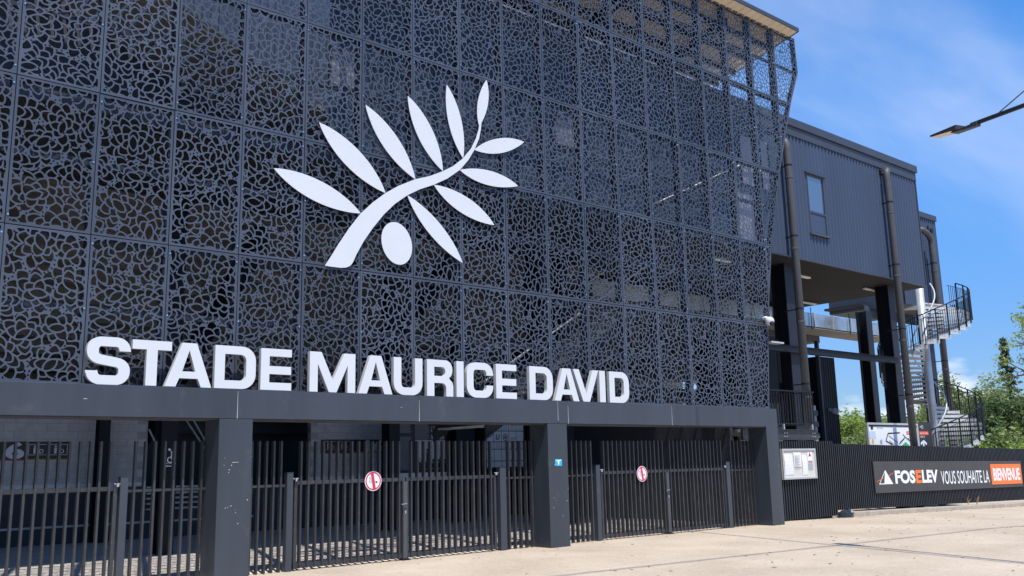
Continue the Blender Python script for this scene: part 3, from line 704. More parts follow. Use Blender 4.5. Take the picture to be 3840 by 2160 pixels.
ST = [(423, 1383), (470, 1312), (520, 1230), (600, 1110), (683, 1005), (770, 925), (862, 857), (960, 803), (1078, 757), (1180, 735), (1277, 699), (1355, 660), (1424, 605), (1482, 535), (1518, 460), (1536, 400), (1541, 365), (1556, 352), (1552, 395), (1540, 460), (1505, 545), (1460, 620), (1400, 690), (1310, 752), (1212, 797), (1110, 830), (1020, 873), (930, 935), (850, 1012), (770, 1110), (700, 1212), (652, 1300), (625, 1360), (605, 1385), (575, 1397), (540, 1399), (470, 1391)]
def smooth(pl, it=2, keep=(0,)):
    return pl
MB().plate([ccw([ce(x, y, EY-.002) for x, y in ST])], EY-.002, EY+.010).build('stem', M['white'], emb)
ol = [ce(943+108*math.cos(a)*math.cos(.26)-158*math.sin(a)*math.sin(-.26), 1222+108*math.cos(a)*math.sin(-.26)*-1*-1+158*math.sin(a)*math.cos(.26), EY) for a in [2*math.pi*i/48 for i in range(48)]]
ol = []
for i in range(48):
    a = 2*math.pi*i/48; u, v = 106*math.cos(a), 158*math.sin(a); th = R(-16)
    ol.append(ce(943+u*math.cos(th)-v*math.sin(th), 1222+u*math.sin(th)+v*math.cos(th), EY))
MB().plate([ccw(ol)], EY, EY+.012).build('olive', M['white'], emb)

# ------------------------------------------------------------------ writing helper
def text(name, s, x, z, w, h, y, mat_, parent, depth=.003, bold=0., shear=0.):
    """flat lettering on the plane y, lower left corner (x,z), fitted to w by h"""
    c = bpy.data.curves.new('t', 'FONT'); c.body = s; c.extrude = 0; c.offset = bold; c.shear = shear; c.resolution_u = 3
    o = bpy.data.objects.new('t', c); COL.objects.link(o)
    bpy.context.view_layer.update()
    me = bpy.data.meshes.new_from_object(o.evaluated_get(bpy.context.evaluated_depsgraph_get()))
    bpy.data.objects.remove(o); bpy.data.curves.remove(c)
    n = len(me.vertices); co = np.empty(n*3); me.vertices.foreach_get('co', co); co = co.reshape(-1, 3)
    lo, hi = co.min(0), co.max(0)
    vs = [(x+(p[0]-lo[0])/(hi[0]-lo[0])*w, y, z+(p[1]-lo[1])/(hi[1]-lo[1])*h) for p in co]
    b = MB(); b.add(vs, [list(p.vertices) for p in me.polygons]); bpy.data.meshes.remove(me)
    return b.build(name, mat_, parent)

# ------------------------------------------------------------------ corrugated upper building on columns
def corr(x0, x1, z0, z1, y, pitch=.205, dep=.042):
    m = MB(); xs = []; x = x0; i = 0
    while x < x1:
        xs += [(x, 0), (x+pitch*.30, 0), (x+pitch*.5, dep), (x+pitch*.80, dep)]; x += pitch
    xs = [(a, b) for a, b in xs if a < x1]+[(x1, 0)]
    vs = [(a, y+b, z0) for a, b in xs]+[(a, y+b, z1) for a, b in xs]; n = len(xs)
    return m.add(vs, [(i, i+1, n+i+1, n+i) for i in range(n-1)])
YB = 1.5
def bX(px, py, Y=YB): return at(px, py, Y).x
def bZ(px, py, Y=YB): return at(px, py, Y).z
def c3(x, y): return (1717.3+.3333*x, .3333*y)
def c6(x, y): return (1717.3+.3333*x, 483+.3333*y)
BX0, BX1 = 8.2, 31.9; SZ = 8.08; PT = 12.86
ub = thing('corrugated_upper_building', (24, 4, SZ), 'navy corrugated metal building raised on columns right of the screen', 'building')
wx0, wx1 = 24.10, 25.14; wz0, wz1 = 9.03, 11.10
hid = []          # windows glimpsed through the screen
for (a, b) in (((858.7+.3333*1600, .3333*825), (858.7+.3333*1770, .3333*1080)), ((858.7+.3333*-90, .3333*300), (858.7+.3333*125, .3333*630))):
    p, q = at(*a, YB), at(*b, YB); hid.append((p.x, q.x, min(p.z, q.z)-.2, max(p.z, q.z)-.1))
wins = sorted([(wx0, wx1, wz0, wz1)]+hid)
x = BX0
for (a, b, c, d) in wins:
    corr(x, a, SZ, PT-.6, YB).build('corrugated_sheet', M['navy'], ub)
    corr(a, b, SZ, c, YB).build('corrugated_sheet', M['navy'], ub); corr(a, b, d, PT-.6, YB).build('corrugated_sheet', M['navy'], ub); x = b
corr(x, BX1, SZ, PT-.6, YB).build('corrugated_sheet', M['navy'], ub)
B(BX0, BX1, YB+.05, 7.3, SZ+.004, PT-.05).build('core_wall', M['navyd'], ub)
B(BX0+.1, BX1-.1, YB+.35, 7.2, PT-.049, PT-.03).build('roof_bounce_sheet', M['sign_white'], ub)  # unseen pale sheet, added to bounce sunlight up under the roof canopy
B(BX0, BX1+.03, YB-.03, YB+.30, PT-.60, PT-.28).build('parapet_band', M['navyd'], ub, bevel=.008)
B(BX0, BX1+.08, YB-.09, YB+.32, PT-.276, PT).build('parapet_cap', M['navyd'], ub, bevel=.008)
B(BX0, BX1, YB-.015, YB+.06, SZ-.05, SZ+.01).build('drip_edge', M['navyd'], ub)
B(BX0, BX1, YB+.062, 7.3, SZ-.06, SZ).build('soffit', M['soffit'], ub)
B(BX0, BX1, 7.3, 7.5, 7.45, SZ+.3).build('rear_header', M['black'], ub)
B(BX1-.02, BX1+.03, YB-.01, YB+.08, SZ, PT-.6).build('corner_trim', M['navyd'], ub)
for wi, (a, b, c, d) in enumerate(wins):
    main = abs(a-wx0) < .01
    w = MB()
    for q in ((a, a+.05, c, d), (b-.05, b, c, d)): w.box(q[0], q[1], YB-.012, YB+.05, q[2], q[3])
    for q in (c, d-.05): w.box(a+.05, b-.05, YB-.012, YB+.05, q, q+.05)
    zm = c+(d-c)*.36
    if main: w.box(a+.05, b-.05, YB-.012, YB+.05, zm-.035, zm+.035)
    wf = w.build('window', M['navyd'], ub)
    if main:
        B(a+.05, b-.05, YB+.025, YB+.03, zm+.036, d-.05).build('pane', M['glass'], wf)
        B(a+.05, b-.05, YB+.012, YB+.03, c+.05, zm-.036).build('lower_panel', M['navy'], wf)
        B(a-.10, b+.10, YB-.07, YB+.0, d+.004, d+.045).build('head_flashing', M['navyd'], wf); B(a-.08, b+.08, YB-.08, YB, c-.05, c-.004).build('sill', M['pipe'], wf)
    else: B(a+.05, b-.05, YB+.025, YB+.03, c+.05, d-.05).build('pane', M['blind'], wf)

for (pa, pb) in (((1857, 338), (1903, 470)), ((1852, 482), (1905, 612)), ((1908, 352), (1940, 480))):
    p_, q_ = at(*pa, YB-.03), at(*pb, YB-.03)
    wf = B(p_.x, q_.x, YB-.03, YB-.012, q_.z, p_.z).build('glazed_bay', M['blind'], ub)
    for xx in (p_.x, q_.x-.05): B(xx, xx+.05, YB-.05, YB-.031, q_.z, p_.z).build('mullion', M['black'], wf)
t = thing('sloping_lit_rail', (17, 1.1, 8.2), 'thin sloping rail, its highlight modelled as a pale top edge, glimpsed through the upper right screen', 'rail')
p_, q_ = at(1640, 522, 1.1), at(1868, 418, 1.1); MB().tube([p_, q_], .07, 8).build('bar', M['black'], t); MB().tube([p_+Vector((0, -.05, .08)), q_+Vector((0, -.05, .08))], .02, 6).build('edge', M['tube'], t)  # the pale upper tube is a modelled highlight along the dark bar
# tube lights under the soffit
for (x0, x1, y, lab) in ((24.79, 26.02, 2.86, 'white tube light under the soffit beside the nearest downpipe'), (29.62, 30.85, 2.82, 'white tube light under the soffit by the second column'), (30.25, 31.45, 5.93, 'white tube light deep under the soffit, below the nearest one'), (20.2, 21.4, 2.86, 'white tube light under the soffit glimpsed through the screen edge')):
    t = thing('tube_light', ((x0+x1)/2, y, SZ-.16), lab, 'light', 'tube lights under the soffit')
    B(x0, x1, y-.05, y+.05, SZ-.10, SZ-.062).build('base', M['pipe'], t); B(x0+.01, x1-.01, y-.065, y+.065, SZ-.165, SZ-.101).build('diffuser', M['tube'], t, bevel=.02)

def hcol(x0, x1, y0, y1, z1, lab, z0=None):
    t = thing('steel_column', ((x0+x1)/2, y0, 0), lab, 'column', 'black steel columns under the raised building')
    z0 = gz(x0) if z0 is None else z0
    tw = .035; xm = (x0+x1)/2
    B(x0, x1, y0, y0+tw, z0, z1).build('flange', M['post'], t); B(x0, x1, y1-tw, y1, z0, z1).build('flange', M['black'], t)
    B(xm-.02, xm+.02, y0+tw+.001, y1-tw-.001, z0, z1).build('web', M['black'], t)
    return t
hcol(23.30, 23.78, 2.1, 2.64, SZ-.06, 'black steel column just behind the nearest downpipe')
hcol(30.05, 30.48, 2.1, 2.62, SZ-.06, 'black steel column beside the second downpipe')
hcol(35.1, 35.55, 5.8, 6.3, SZ-.06, 'black steel column standing farther back, left of the second downpipe')
p = at(2352, 1000, 6.5); hcol(p.x, p.x+.5, 6.5, 7.0, 9.0, 'black column right of the spiral stair pole')
p0 = at(*c6(650, 1150), 2.0); p1 = at(*c6(1590, 1225), 2.0)
t = thing('tie_beam', ((p0.x+p1.x)/2, 2.0, p0.z-.2), 'dark horizontal tie beam linking the columns below the raised building', 'beam')
B(19.5, 30.04, 1.98, 2.02, p0.z-.17, p0.z+.02).box(19.5, 30.04, 1.93, 2.095, p0.z+.02, p0.z+.035).box(19.5, 30.04, 1.93, 2.095, p0.z-.185, p0.z-.17).build('profile', M['black'], t)
# downpipes
def pipe(x, y, z0, z1, lab, top, r=.125):
    t = thing('downpipe', (x, y, z0), lab, 'downpipe', 'grey downpipes on the raised building')
    path = [(x, y, z0), (x, y, z1-.30)] + [(x+dx, y+dy, z1+dz) for dx, dy, dz in top]
    MB().tube(path, r, 16).build('pipe', M['pipe'], t, smooth=True)
    zz = z0+1.2
    while zz < z1-.5:
        MB().tube([(x, y, zz), (x, y, zz+.07)], r+.012, 16).build('socket', M['pipe'], t, smooth=False)
        b = MB().box(x-.02, x+.02, y+r*.8, y+.55, zz+.42, zz+.45); b.tube([(x, y, zz+.41), (x, y, zz+.46)], r+.008, 16); b.build('bracket', M['black'], t)
        zz += 2.35
    return t
p1x = at(1977, 353, 1.22).x
pipe(22.62, 1.22, gz(22), 11.85, 'nearest grey downpipe beside the screen edge', [(0, .01, -.12), (0, .05, -.03), (0, .12, .03), (0, .30, .06)])
q = at(*c3(1540, 1330), 1.22)
pipe(q.x, 1.22, gz(29), 12.02, 'second grey downpipe passing the banner and the site map board', [(0, 0, -.10), (.02, .0, .0), (.10, .02, .08), (.17, .06, .09), (.2, .3, .09)])
YP3 = 5.2
q0 = at(*c6(1890, 400), YP3); q1 = at(*c6(1930, 850), YP3)
pipe(q1.x, YP3, gz(35), q0.z+.25, 'third grey downpipe rising behind the spiral stair', [(0, 0, -.06), (-.12, 0, .12), (-.35, .02, .28), (-.65, .05, .38), (-.9, .2, .42)], .15)
# second corrugated block behind the stair
YB2 = 5.6
a, b, c, d = at(*c6(1760, 130), YB2), at(*c6(1900, 185), YB2), at(*c6(1975, 850), YB2), at(2376, 775, YB2)
b2 = thing('rear_corrugated_block', ((a.x+b.x)/2, YB2, d.z), 'smaller dark corrugated block behind the top of the spiral stair', 'building')
corr(a.x-2.0, b.x, d.z-.15, b.z-.25, YB2).build('corrugated_sheet', M['navy'], b2); B(a.x-2, b.x, YB2+.06, 9.5, d.z-.15, b.z-.05).build('core_wall', M['navyd'], b2)
B(a.x-2, b.x+.05, YB2-.06, YB2+.25, b.z-.27, b.z).build('parapet_cap', M['navyd'], b2)
v = at(*c6(1865, 295), YB2); B(v.x-.2, v.x+.2, YB2-.06, YB2-.005, v.z-.25, v.z+.25).build('vent_grille', M['navyd'], b2); MB().tube([(v.x, YB2-.065, v.z), (v.x, YB2-.12, v.z)], .13, 14).build('vent_pipe', M['black'], b2)
# low corrugated apron hanging behind the columns
t = thing('rear_apron_wall', (36, 7.35, 6.9), 'narrow corrugated band hanging below the soffit behind the second column', 'wall')
q0 = at(*c6(1490, 870), 7.4); q1 = at(*c6(1800, 930), 7.4)
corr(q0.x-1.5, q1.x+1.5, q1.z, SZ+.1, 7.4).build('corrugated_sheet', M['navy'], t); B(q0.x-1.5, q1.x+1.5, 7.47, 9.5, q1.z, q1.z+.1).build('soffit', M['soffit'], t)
# ventilation duct
t = thing('ventilation_duct', (33, 7, 7.2), 'shiny galvanised ventilation duct hanging under the raised building', 'duct')
for i, (xa, xb) in enumerate(zip(np.arange(19.2, 38.8, 1.5), np.arange(20.7, 40.3, 1.5))):
    B(xa+.004, xb-.004, 6.9, 8.3, 7.25, 7.83).build('duct_section', M['duct'], t)
    B(xb-.03, xb+.03, 6.86, 8.34, 7.22, 7.86).build('joint_flange', M['galva'], t)
B(19.2, 40, 6.92, 8.28, 7.18, 7.215).build('insulated_underside', M['ductb'], t)
for x in (26.2, 29.3, 32.4, 35.5): MB().tube([(x, 6.84, 7.1), (x, 6.84, 8.05)], .02, 6).build('hanger_rod', M['black'], t)
# rear concrete stand underside and dark block below
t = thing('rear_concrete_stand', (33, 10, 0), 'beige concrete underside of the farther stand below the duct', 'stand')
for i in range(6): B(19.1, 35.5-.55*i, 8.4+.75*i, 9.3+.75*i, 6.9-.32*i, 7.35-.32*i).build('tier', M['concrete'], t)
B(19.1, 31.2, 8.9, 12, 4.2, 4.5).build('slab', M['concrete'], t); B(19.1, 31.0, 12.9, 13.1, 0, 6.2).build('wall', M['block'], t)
a = at(2117, 1118, 5.0)
t = thing('dark_stair_core', (28, 5, 0), 'dark ribbed wall volume behind the railed platform', 'wall')
corr(a.x-1.1, a.x, gz(30), 5.6, 5.0, .16, .03).build('ribbed_sheet', M['black'], t); B(25.2, a.x-1.12, 5.6, 7.5, gz(28), 6.3).build('recess_wall', M['black'], t); B(a.x-1.1, a.x, 5.05, 7.4, gz(30), 5.6).build('core', M['black'], t)
B(a.x-1.2, a.x-1.1, 4.95, 5.1, gz(30), 6.2).build('corner_post', M['navyd'], t)
q = at(2091, 1030, 4.9); MB().tube([(q.x, 4.98, q.z), (q.x, 4.80, q.z-.05)], .07, 12).tube([(q.x, 4.80, q.z-.05), (q.x+.05, 4.62, q.z-.12)], .11, 12).build('floodlight', M['galva'], t)
t = thing('block_wall', (24.7, 4, 0), 'pale concrete block wall behind the railed platform', 'wall')
q0, q1 = at(1975, 1020, 4.0), at(2053, 1020, 4.0)
bl = MB().box(0, .49, 0, .2, 0, .19).mesh('block', M['concrete'])
zt = at(2050, 1020, 4.0).z; j = 0; z = 0
while z < zt:
    x = 23.2 - (.25 if j % 2 else 0)
    while x < q1.x-.3: inst('block', bl, (x, 4.0, z), t); x += .5
    z += .2; j += 1
B(23, q1.x, 4.02, 4.18, 0, zt).build('mortar', M['mortar'], t)

# ------------------------------------------------------------------ railed platform by the portal corner
pl = thing('railed_platform', (21.6, 1.0, 2.24), 'small steel platform with black bar railing above the notice board', 'platform')
B(18.9, 22.62, .98, 1.06, 2.24, 2.52).box(18.9, 22.62, .92, 1.06, 2.52, 2.535).box(18.9, 22.62, .92, 1.06, 2.225, 2.24).build('edge_beam', M['gate'], pl)
B(18.9, 22.62, 1.06, 3.9, 2.45, 2.53).build('deck', M['galvd'], pl)
rb = MB().box(-.011, .011, -.011, .011, 0, .94).mesh('baluster', M['black'])
x = 19.3
while x < 22.6: inst('baluster', rb, (x, .99, 2.72), pl); x += .135
y = 1.12
while y < 3.8: inst('baluster', rb, (22.58, y, 2.72), pl); y += .135
B(18.95, 22.62, .965, 1.015, 3.655, 3.69).box(22.56, 22.61, 1.015, 3.9, 3.655, 3.69).build('handrail', M['black'], pl); B(18.95, 22.62, .975, 1.005, 2.69, 2.72).box(22.565, 22.605, 1.005, 3.9, 2.69, 2.72).build('bottom_rail', M['black'], pl)
for x in (20.9, 22.4): B(x-.03, x+.03, .96, 1.02, 2.535, 2.69).build('bracket', M['steel'], pl)
for gx in (20.95, 22.42):
    for dx in (-.06, .06):
        for dz in (2.33, 2.43): MB().tube([(gx+dx, .98, dz), (gx+dx, .955, dz)], .018, 6).build('bolt', M['zinc'], pl)

# ------------------------------------------------------------------ slatted fences
sl = {}
def slatmesh(h):
    k = round(h, 3)
    if k not in sl: sl[k] = MB().box(-.020, .020, 0, .085, 0, h).mesh('slat', M['slat'])
    return sl[k]
f1 = thing('slatted_fence', (20.6, .35, 0), 'black slatted fence section carrying the white notice board', 'fence', 'black slatted fences')
x = 18.80
while x < 22.42: inst('slat', slatmesh(2.15), (x, .35, .03), f1); x += .115
for z in (.25, 1.55): B(18.78, 22.42, .40, .43, z, z+.05).build('rail', M['gate'], f1)
B(18.78, 22.42, .44, .46, .03, 2.1).build('backing_sheet', M['black'], f1)
f2 = thing('slatted_fence', (30, .9, 0), 'long black slatted fence carrying the dark welcome banner', 'fence', 'black slatted fences')
def ft(x): return 2.125-.0178*(x-22.9)
x = 22.36
while x < 42:
    zb = gz(x)+.135; inst('slat', slatmesh(1.995), (x, .90, ft(x)-1.995), f2); x += .115
for dz in (1.75, .62):
    m = MB(); m.add([(22.3, .95, ft(22.3)-dz), (42, .95, ft(42)-dz), (42, .98, ft(42)-dz), (22.3, .98, ft(22.3)-dz), (22.3, .95, ft(22.3)-dz+.05), (42, .95, ft(42)-dz+.05), (42, .98, ft(42)-dz+.05), (22.3, .98, ft(22.3)-dz+.05)], [(0, 3, 2, 1), (4, 5, 6, 7), (0, 1, 5, 4), (1, 2, 6, 5), (2, 3, 7, 6), (3, 0, 4, 7)]); m.build('rail', M['gate'], f2)
m = MB(); m.add([(22.3, .99, ft(22.3)-1.96), (42, .99, ft(42)-1.96), (42, .99, ft(42)-.03), (22.3, .99, ft(22.3)-.03)], [(0, 1, 2, 3)]); m.build('backing_sheet', M['black'], f2)

# ------------------------------------------------------------------ notice board
nx0, nx1, nz0, nz1 = 19.67, 21.33, 1.125, 1.965; ny = .30
nb = thing('notice_board', (20.5, ny, nz0), 'white framed glass notice board with bleached papers on the fence', 'notice board')
B(nx0, nx1, ny+.0, ny+.045, nz0, nz1).build('back_panel', M['backboard'], nb)
w = .05
B(nx0, nx1, ny-.03, ny-.001, nz0, nz0+w).box(nx0, nx1, ny-.03, ny-.001, nz1-w, nz1).box(nx0, nx0+w, ny-.03, ny-.001, nz0+w, nz1-w).box(nx1-w, nx1, ny-.03, ny-.001, nz0+w, nz1-w).build('frame', M['alu'], nb)
def sheet(x0, x1, z0, z1, m_, par, y=ny-.004, name='paper', bend=0):
    n = 6; vs = []
    for j in range(n+1):
        t = j/n; vs += [(x0, y-.012*bend*math.sin(t*3.1), z0+(z1-z0)*t), (x1, y-.012*bend*math.sin(t*3.1+.6), z0+(z1-z0)*t+.01*bend)]
    return MB().add(vs, [(2*j, 2*j+1, 2*j+3, 2*j+2) for j in range(n)]).build(name, m_, par)
sheet(nx0+.09, nx0+.50, nz0+.12, nz0+.70, M['paper'], nb, bend=1); sheet(nx0+.55, nx0+.92, nz0+.32, nz1-.10, M['paper'], nb, bend=.7, y=ny-.008)
sheet(nx0+.96, nx0+1.22, nz0+.10, nz0+.66, M['paper'], nb, bend=1); sheet(nx0+1.27, nx0+1.50, nz0+.24, nz1-.09, M['sign_white'], nb)
sheet(nx0+1.27, nx0+1.50, nz0+.24, nz0+.42, M['grey_ink'], nb, y=ny-.006); sheet(nx0+1.28, nx0+1.49, nz0+.43, nz0+.455, M['red'], nb, y=ny-.006); sheet(nx0+1.28, nx0+1.49, nz0+.47, nz0+.495, mat('blue_ink', (.06, .09, .25), .6), nb, y=ny-.006)
MB().plate([[(nx0+1.31, nz1-.22), (nx0+1.45, nz1-.22), (nx0+1.38, nz1-.10)]], ny-.008, ny-.006).build('red_triangle', M['red'], nb)
m = MB()
for j in range(14): m.box(nx0+.59, nx0+.86-.06*(j % 3), ny-.0245, ny-.0235, nz1-.20-.026*j, nz1-.19-.026*j)
m.build('typed_lines', M['grey_ink'], nb)

# ------------------------------------------------------------------ welcome banner
YBN = .86
def shearz(o, x0, k):       # follow the falling pavement
    me = o.data
    for v in me.vertices: v.co.z -= k*(v.co.x+WT[o.name].x-x0)
ban = thing('welcome_banner', (31.2, YBN, .5), 'long dark banner reading FOSELEV vous souhaite la BIENVENUE on the fence', 'banner')
K = .0128
bx0, bx1 = 25.56, 36.95
parts = []
parts.append(B(bx0, 29.0, YBN, YBN+.03, .545, 1.545).build('board', M['graphite_panel'], ban)); parts.append(B(29.012, bx1, YBN, YBN+.03, .545, 1.545).build('board', M['graphite_panel'], ban))
ty, th = .815, .435
for s, x, w, m_ in (('FOS', 26.86, 1.36, 'sign_white'), ('E', 28.26, .40, 'orange'), ('LEV', 28.70, 1.15, 'sign_white')):
    parts.append(text('lettering', s, x, ty, w, th, YBN-.006, M[m_], ban, bold=.045))
parts.append(text('lettering', 'VOUS SOUHAITE LA', 30.08, .745, 3.86, .46, YBN-.006, M['sign_white'], ban, bold=.006))
parts.append(B(34.12, 36.88, YBN-.012, YBN-.001, .665, 1.425).build('orange_plate', M['orange'], ban))
parts.append(text('lettering', 'BIENVENUE', 34.30, .80, 2.42, .47, YBN-.0135, M['sign_white'], ban, bold=.035))
tri = MB().plate([[(25.80, .815), (26.70, .815), (26.26, 1.265)], [(25.86, .842), (26.235, 1.215), (26.14, .842)][::-1]], YBN-.006, YBN-.003); parts.append(tri.build('triangle_logo', M['sign_white'], ban))
ln = MB().plate([[(25.68, .89), (26.10, 1.00), (26.10, 1.025), (25.68, .915)]], YBN-.0065, YBN-.0035).plate([[(26.47, 1.075), (26.76, 1.15), (26.76, 1.175), (26.46, 1.10)]], YBN-.0065, YBN-.0035); parts.append(ln.build('orange_line', M['redorange'], ban))
for o in parts: shearz(o, bx0, K)

# ------------------------------------------------------------------ site map board and arrow sign behind the fence
YM = 2.0
mpz0, mpz1, mx0, mx1 = .9, 2.86, 27.40, 31.02
mb_ = thing('site_map_board', (29.2, YM, gz(29)), 'white site map board with aluminium frame standing behind the fence', 'sign')
B(mx0+.09, mx1-.09, YM+.0, YM+.02, mpz0+.09, mpz1-.13).build('panel', M['sign_white'], mb_)
B(mx0, mx1, YM-.04, YM+.03, mpz1-.07, mpz1).box(mx0, mx0+.08, YM-.04, YM+.03, 0, mpz1-.07).box(mx1-.08, mx1, YM-.04, YM+.03, 0, mpz1-.07).build('frame', M['alu'], mb_)
B(mx0+.08, mx1-.08, YM-.0, YM+.02, mpz1-.128, mpz1-.07).build('header_strip', M['sign_black'], mb_)
def cm(x, y): p = at((3240+x/4.2617)/SC, (1380+y/4.2617)/SC, YM-.003); return (p.x, p.z)
def rect(a, b): return [(a[0], b[1]), (b[0], b[1]), (b[0], a[1]), (a[0], a[1])]
a, b = cm(675, 1010), cm(826, 1068); B(a[0], b[0], YM-.003, YM-.001, b[1], a[1]).build('stade_tag', M['redorange'], mb_); text('lettering', 'STADE', a[0]+.08, b[1]+.04, b[0]-a[0]-.16, a[1]-b[1]-.08, YM-.005, M['sign_white'], mb_, bold=.02)
def pline(pts, w, y, m_, nm, par):
    m = MB()
    for (xa, za), (xb, zb) in zip(pts[:-1], pts[1:]):
        dx, dz = xb-xa, zb-za; l = math.hypot(dx, dz); nx_, nz_ = -dz/l*w/2, dx/l*w/2
        m.plate([ccw([(xa+nx_, za+nz_), (xa-nx_, za-nz_), (xb-nx_, zb-nz_), (xb+nx_, zb+nz_)])], y-.002, y)
    return m.build(nm, m_, par)
pline([cm(455, 1225), cm(350, 1165), cm(385, 1045), cm(570, 1035)], .045, YM-.004, M['ink'], 'map_outline', mb_)
pline([cm(620, 1060), cm(660, 1105), cm(800, 1225)], .035, YM-.004, M['ink'], 'map_outline', mb_); pline([cm(655, 1110), cm(575, 1190)], .03, YM-.004, M['ink'], 'map_outline', mb_)
pline([cm(395, 1080), cm(540, 1190)], .045, YM-.004, M['grey_ink'], 'map_stand', mb_); pline([cm(405, 1160), cm(480, 1225)], .035, YM-.004, M['grey_ink'], 'map_stand', mb_)
MB().plate([ccw([cm(665, 1180), cm(740, 1250), cm(590, 1250)])], YM-.004, YM-.002).build('map_pitch', M['green'], mb_)
m = MB()
for q in range(5):
    a = cm(570+16*q, 1210-18*q); m.plate([circ(a[0], a[1], .035, .03, 10)], YM-.005, YM-.003); a = cm(710+24*q, 1130+20*q); m.plate([circ(a[0], a[1], .04, .032, 10)], YM-.005, YM-.003)
m.build('map_tree_dots', M['ink'], mb_)
for (x, y, m_) in ((125, 952, 'ink'), (142, 1173, 'yellow'), (275, 1180, 'grey_ink')):
    a = cm(x, y); MB().plate([circ(a[0], a[1], .085, .085, 18)], YM-.005, YM-.003).build('map_badge', M[m_], mb_)
a, b = cm(80, 1010), cm(192, 1135); B(a[0], b[0], YM-.003, YM-.001, b[1], a[1]).build('map_legend', mat('pale_blue_print', (.55, .60, .72), .6), mb_)
a, b = cm(205, 945), cm(305, 975); text('lettering', 'SECTEUR', a[0], b[1], b[0]-a[0], a[1]-b[1], YM-.004, M['grey_ink'], mb_)
ar = thing('arrow_sign', (31.9, 2.25, gz(32)), 'dark grey direction sign with white up arrow beside the site map board', 'sign')
B(31.45, 32.62, 2.25, 2.29, 0, 2.93).build('panel', M['sign_black'], ar)
def cs(x, y): p = at((3240+x/4.2617)/SC, (1380+y/4.2617)/SC, 2.247); return (p.x, p.z)
a, b = cs(882, 1012), cs(1032, 1072); B(a[0], b[0], 2.246, 2.249, b[1], a[1]).build('red_strip', M['redorange'], ar); text('lettering', 'BILLETTERIE', a[0]+.04, b[1]+.05, b[0]-a[0]-.08, a[1]-b[1]-.1, 2.244, M['sign_white'], ar, bold=.02)
a, b = cs(902, 1080), cs(965, 1115); text('lettering', '01', a[0], b[1], b[0]-a[0], a[1]-b[1], 2.246, M['sign_white'], ar)
pline([cs(955, 1300), cs(955, 1180)], .10, 2.246, M['sign_white'], 'arrow', ar); pline([cs(908, 1215), cs(955, 1168), cs(1002, 1218)], .09, 2.245, M['sign_white'], 'arrow', ar)
pline([cs(890, 950), cs(930, 920), cs(945, 935), cs(900, 965), cs(945, 960)], .05, 2.246, M['grey_ink'], 'crest', ar)

# ------------------------------------------------------------------ spiral stair
SCX, SCY, SR = 34.45, 3.0, 1.80
ss = thing('spiral_stair', (SCX, SCY, gz(34)), 'galvanised spiral staircase with black railings at the end of the raised building', 'staircase')
g0 = gz(34)
MB().tube([(SCX, SCY, g0), (SCX, SCY, 8.9)], .155, 20).build('centre_pole', M['galva'], ss, smooth=True)
camdir = math.atan2(CAM.y-SCY, CAM.x-SCX)
STEP, RISE = R(14.4), .178
# a tread at the camera-facing angle 9 deg on the upper turn stands at this height
zref = at((3240+965/3.814)/SC, (1040+905/3.814)/SC, SCY+math.sin(camdir)*SR).z
na = 46; i_ref = round((zref-g0)/RISE); 
tm = MB(); h2 = R(14.4)/2+R(.9); th_ = .045
pr = [(r_*math.cos(a), r_*math.sin(a)) for r_, a in ((.16, -h2), (SR, -h2), (SR, 0), (SR, h2), (.16, h2))]
tm.add([(x, y, 0) for x, y in pr]+[(x, y, -th_) for x, y in pr], [(0, 1, 2, 3, 4), (9, 8, 7, 6, 5), (0, 5, 6, 1), (1, 6, 7, 2), (2, 7, 8, 3), (3, 8, 9, 4)])
# stringer plate closing the outer end
tm.add([(SR*math.cos(a)*s, SR*math.sin(a)*s, z) for z in (.03, -.16) for s in (1.004,) for a in (-h2, h2)], [(0, 1, 3, 2)])
# riser below the leading edge
tm.add([(.16*math.cos(-h2), .16*math.sin(-h2), -th_), (SR*math.cos(-h2), SR*math.sin(-h2), -th_), (SR*math.cos(-h2), SR*math.sin(-h2), -.105), (.16*math.cos(-h2), .16*math.sin(-h2), -.105)], [(0, 1, 2, 3)])
tme = tm.mesh('tread', M['galvd'])
pme = MB().box(-.022, .022, -.022, .022, -.2, 1.02).mesh('post', M['black'])
bal = MB(); hand = []; inner = []
for i in range(1, na):
    a = camdir + R(9) + STEP*(i-i_ref); z = g0+RISE*i
    inst('tread', tme, (SCX, SCY, z), ss, (0, 0, a))
    ap = a-h2
    inst('post', pme, (SCX+(SR+.03)*math.cos(ap), SCY+(SR+.03)*math.sin(ap), z), ss, (0, 0, ap))
    for q in (.2, .4, .6, .8):
        aq = ap+STEP*q; zq = z+RISE*q
        x, y = SCX+(SR+.03)*math.cos(aq), SCY+(SR+.03)*math.sin(aq); bal.box(x-.008, x+.008, y-.008, y+.008, zq-.05, zq+.86)
    for zz in (.86, .02):
        bal.tube([(SCX+(SR+.03)*math.cos(ap+STEP*q), SCY+(SR+.03)*math.sin(ap+STEP*q), z+RISE*q+zz) for q in (0, .5, 1)], .010, 4, False)
    hand.append((SCX+(SR+.03)*math.cos(ap), SCY+(SR+.03)*math.sin(ap), z+1.03))
    inner.append((SCX+.55*math.cos(ap), SCY+.55*math.sin(ap), z+.98))
tag(bal.build('balusters', M['black'], ss), kind='stuff')
MB().tube(hand, .024, 8).build('outer_handrail', M['black'], ss, smooth=True)
MB().tube(inner, .028, 8).build('inner_handrail', M['galvd'], ss, smooth=True)
